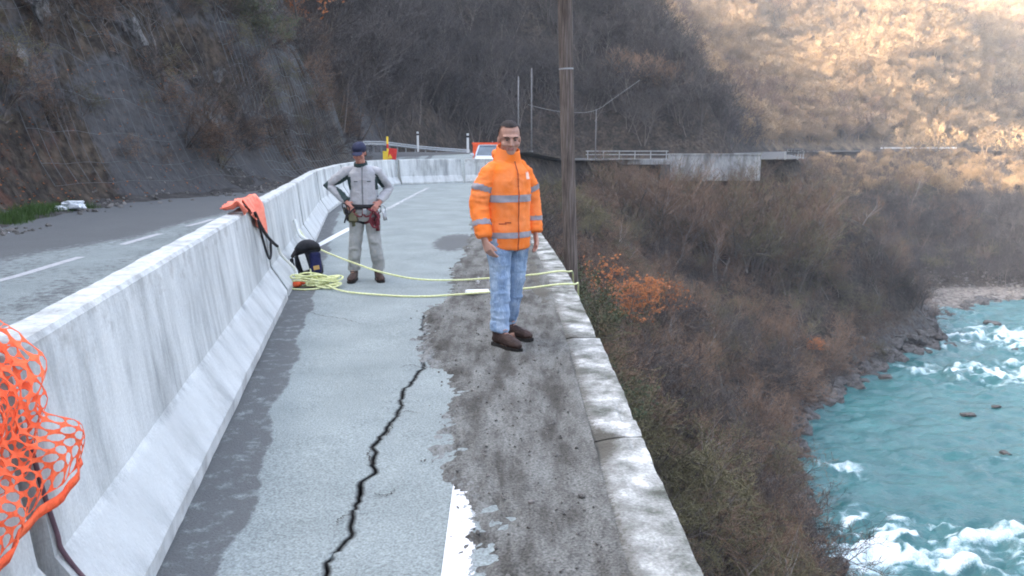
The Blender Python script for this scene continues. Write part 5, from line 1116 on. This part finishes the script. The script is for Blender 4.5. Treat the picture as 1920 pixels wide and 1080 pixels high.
V, F = ring(.955, .178, .142, .060); o = mk('waist_belt', V, F, BLACK, hn, True); o.modifiers.new('s', 'SOLIDIFY').thickness = .014
for s in (-1, 1):
    V, F = ring(0, .104, .108, .052); V = [(v[0]+s*.092, v[1]-.005, v[2]+.79+s*v[0]*.35) for v in V]; o = mk('leg_loop', V, F, REDW if s > 0 else BLACK, hn, True); o.modifiers.new('s', 'SOLIDIFY').thickness = .012
    m = MB(); m.tube(cr([(s*.12, -.135, .93), (s*.10, -.15, .86), (s*.02, -.15, .84), (0, -.16, .93)], 5), .010, 8); m.build('tie_strap', REDW, hn, True)
m = MB(); m.box((.02, -.165, .90), (.05, .03, .07)); m.build('buckle', GALV, hn, bevel=.01)
rd = random.Random(9)
for i, (x_, z_, mt) in enumerate(((-.20, .93, BLACK), (-.235, .90, OLV), (-.17, .88, GALV), (-.25, .96, BLACK), (-.13, .86, OLV), (.16, .87, REDW), (.20, .92, BLACK), (.11, .84, REDW), (.235, .93, GALV), (.15, .80, REDW))):
    m = MB(); P = [(.028*math.cos(t), 0, -.05+.052*math.sin(t)) for t in np.linspace(0, 6.283, 13)]; m.tube(P, .0075, 6); m.box((0, 0, -.145), (.045, .03, .09)); o = m.build('carabiner', mt, hn, True); o.location = (x_, -.125+.05*abs(x_)*2, z_+.04); o.rotation_euler = (rd.uniform(-.2, .2), rd.uniform(-.35, .35), rd.uniform(-.7, .7))
m = MB(); m.box((-.13, -.13, .83), (.11, .05, .11)); m.build('pouch', OLV, hn, bevel=.015)
m = MB(); m.tube(cr([(.06, -.16, .93), (.16, -.17, .88), (.19, -.15, .76), (.13, -.16, .70), (.08, -.16, .78), (.10, -.17, .88)], 5), .012, 8); m.build('sling', REDW, hn, True)
m = MB(); m.tube(cr([(-.10, -.15, .95), (-.19, -.15, .86), (-.24, -.13, .76), (-.21, -.12, .88), (-.24, -.1, .95)], 5), .010, 8); m.build('sling', BLACK, hn, True)

# ------------------------------------------------------------------ air between here and the far hill
hz = MB(); hz.box((50, 130, 60), (1000, 640, 164.5)); hzm = bpy.data.materials.new('haze_air'); hzm.use_nodes = True; t = hzm.node_tree; t.nodes.clear()
ou = t.nodes.new('ShaderNodeOutputMaterial'); pv = t.nodes.new('ShaderNodeVolumePrincipled'); pv.inputs['Density'].default_value = .0006; pv.inputs['Color'].default_value = (.86, .92, 1, 1); t.links.new(pv.outputs[0], ou.inputs['Volume'])
tag(hz.build('haze', hzm), 'thin pale haze in the valley air', 'haze', kind='stuff')
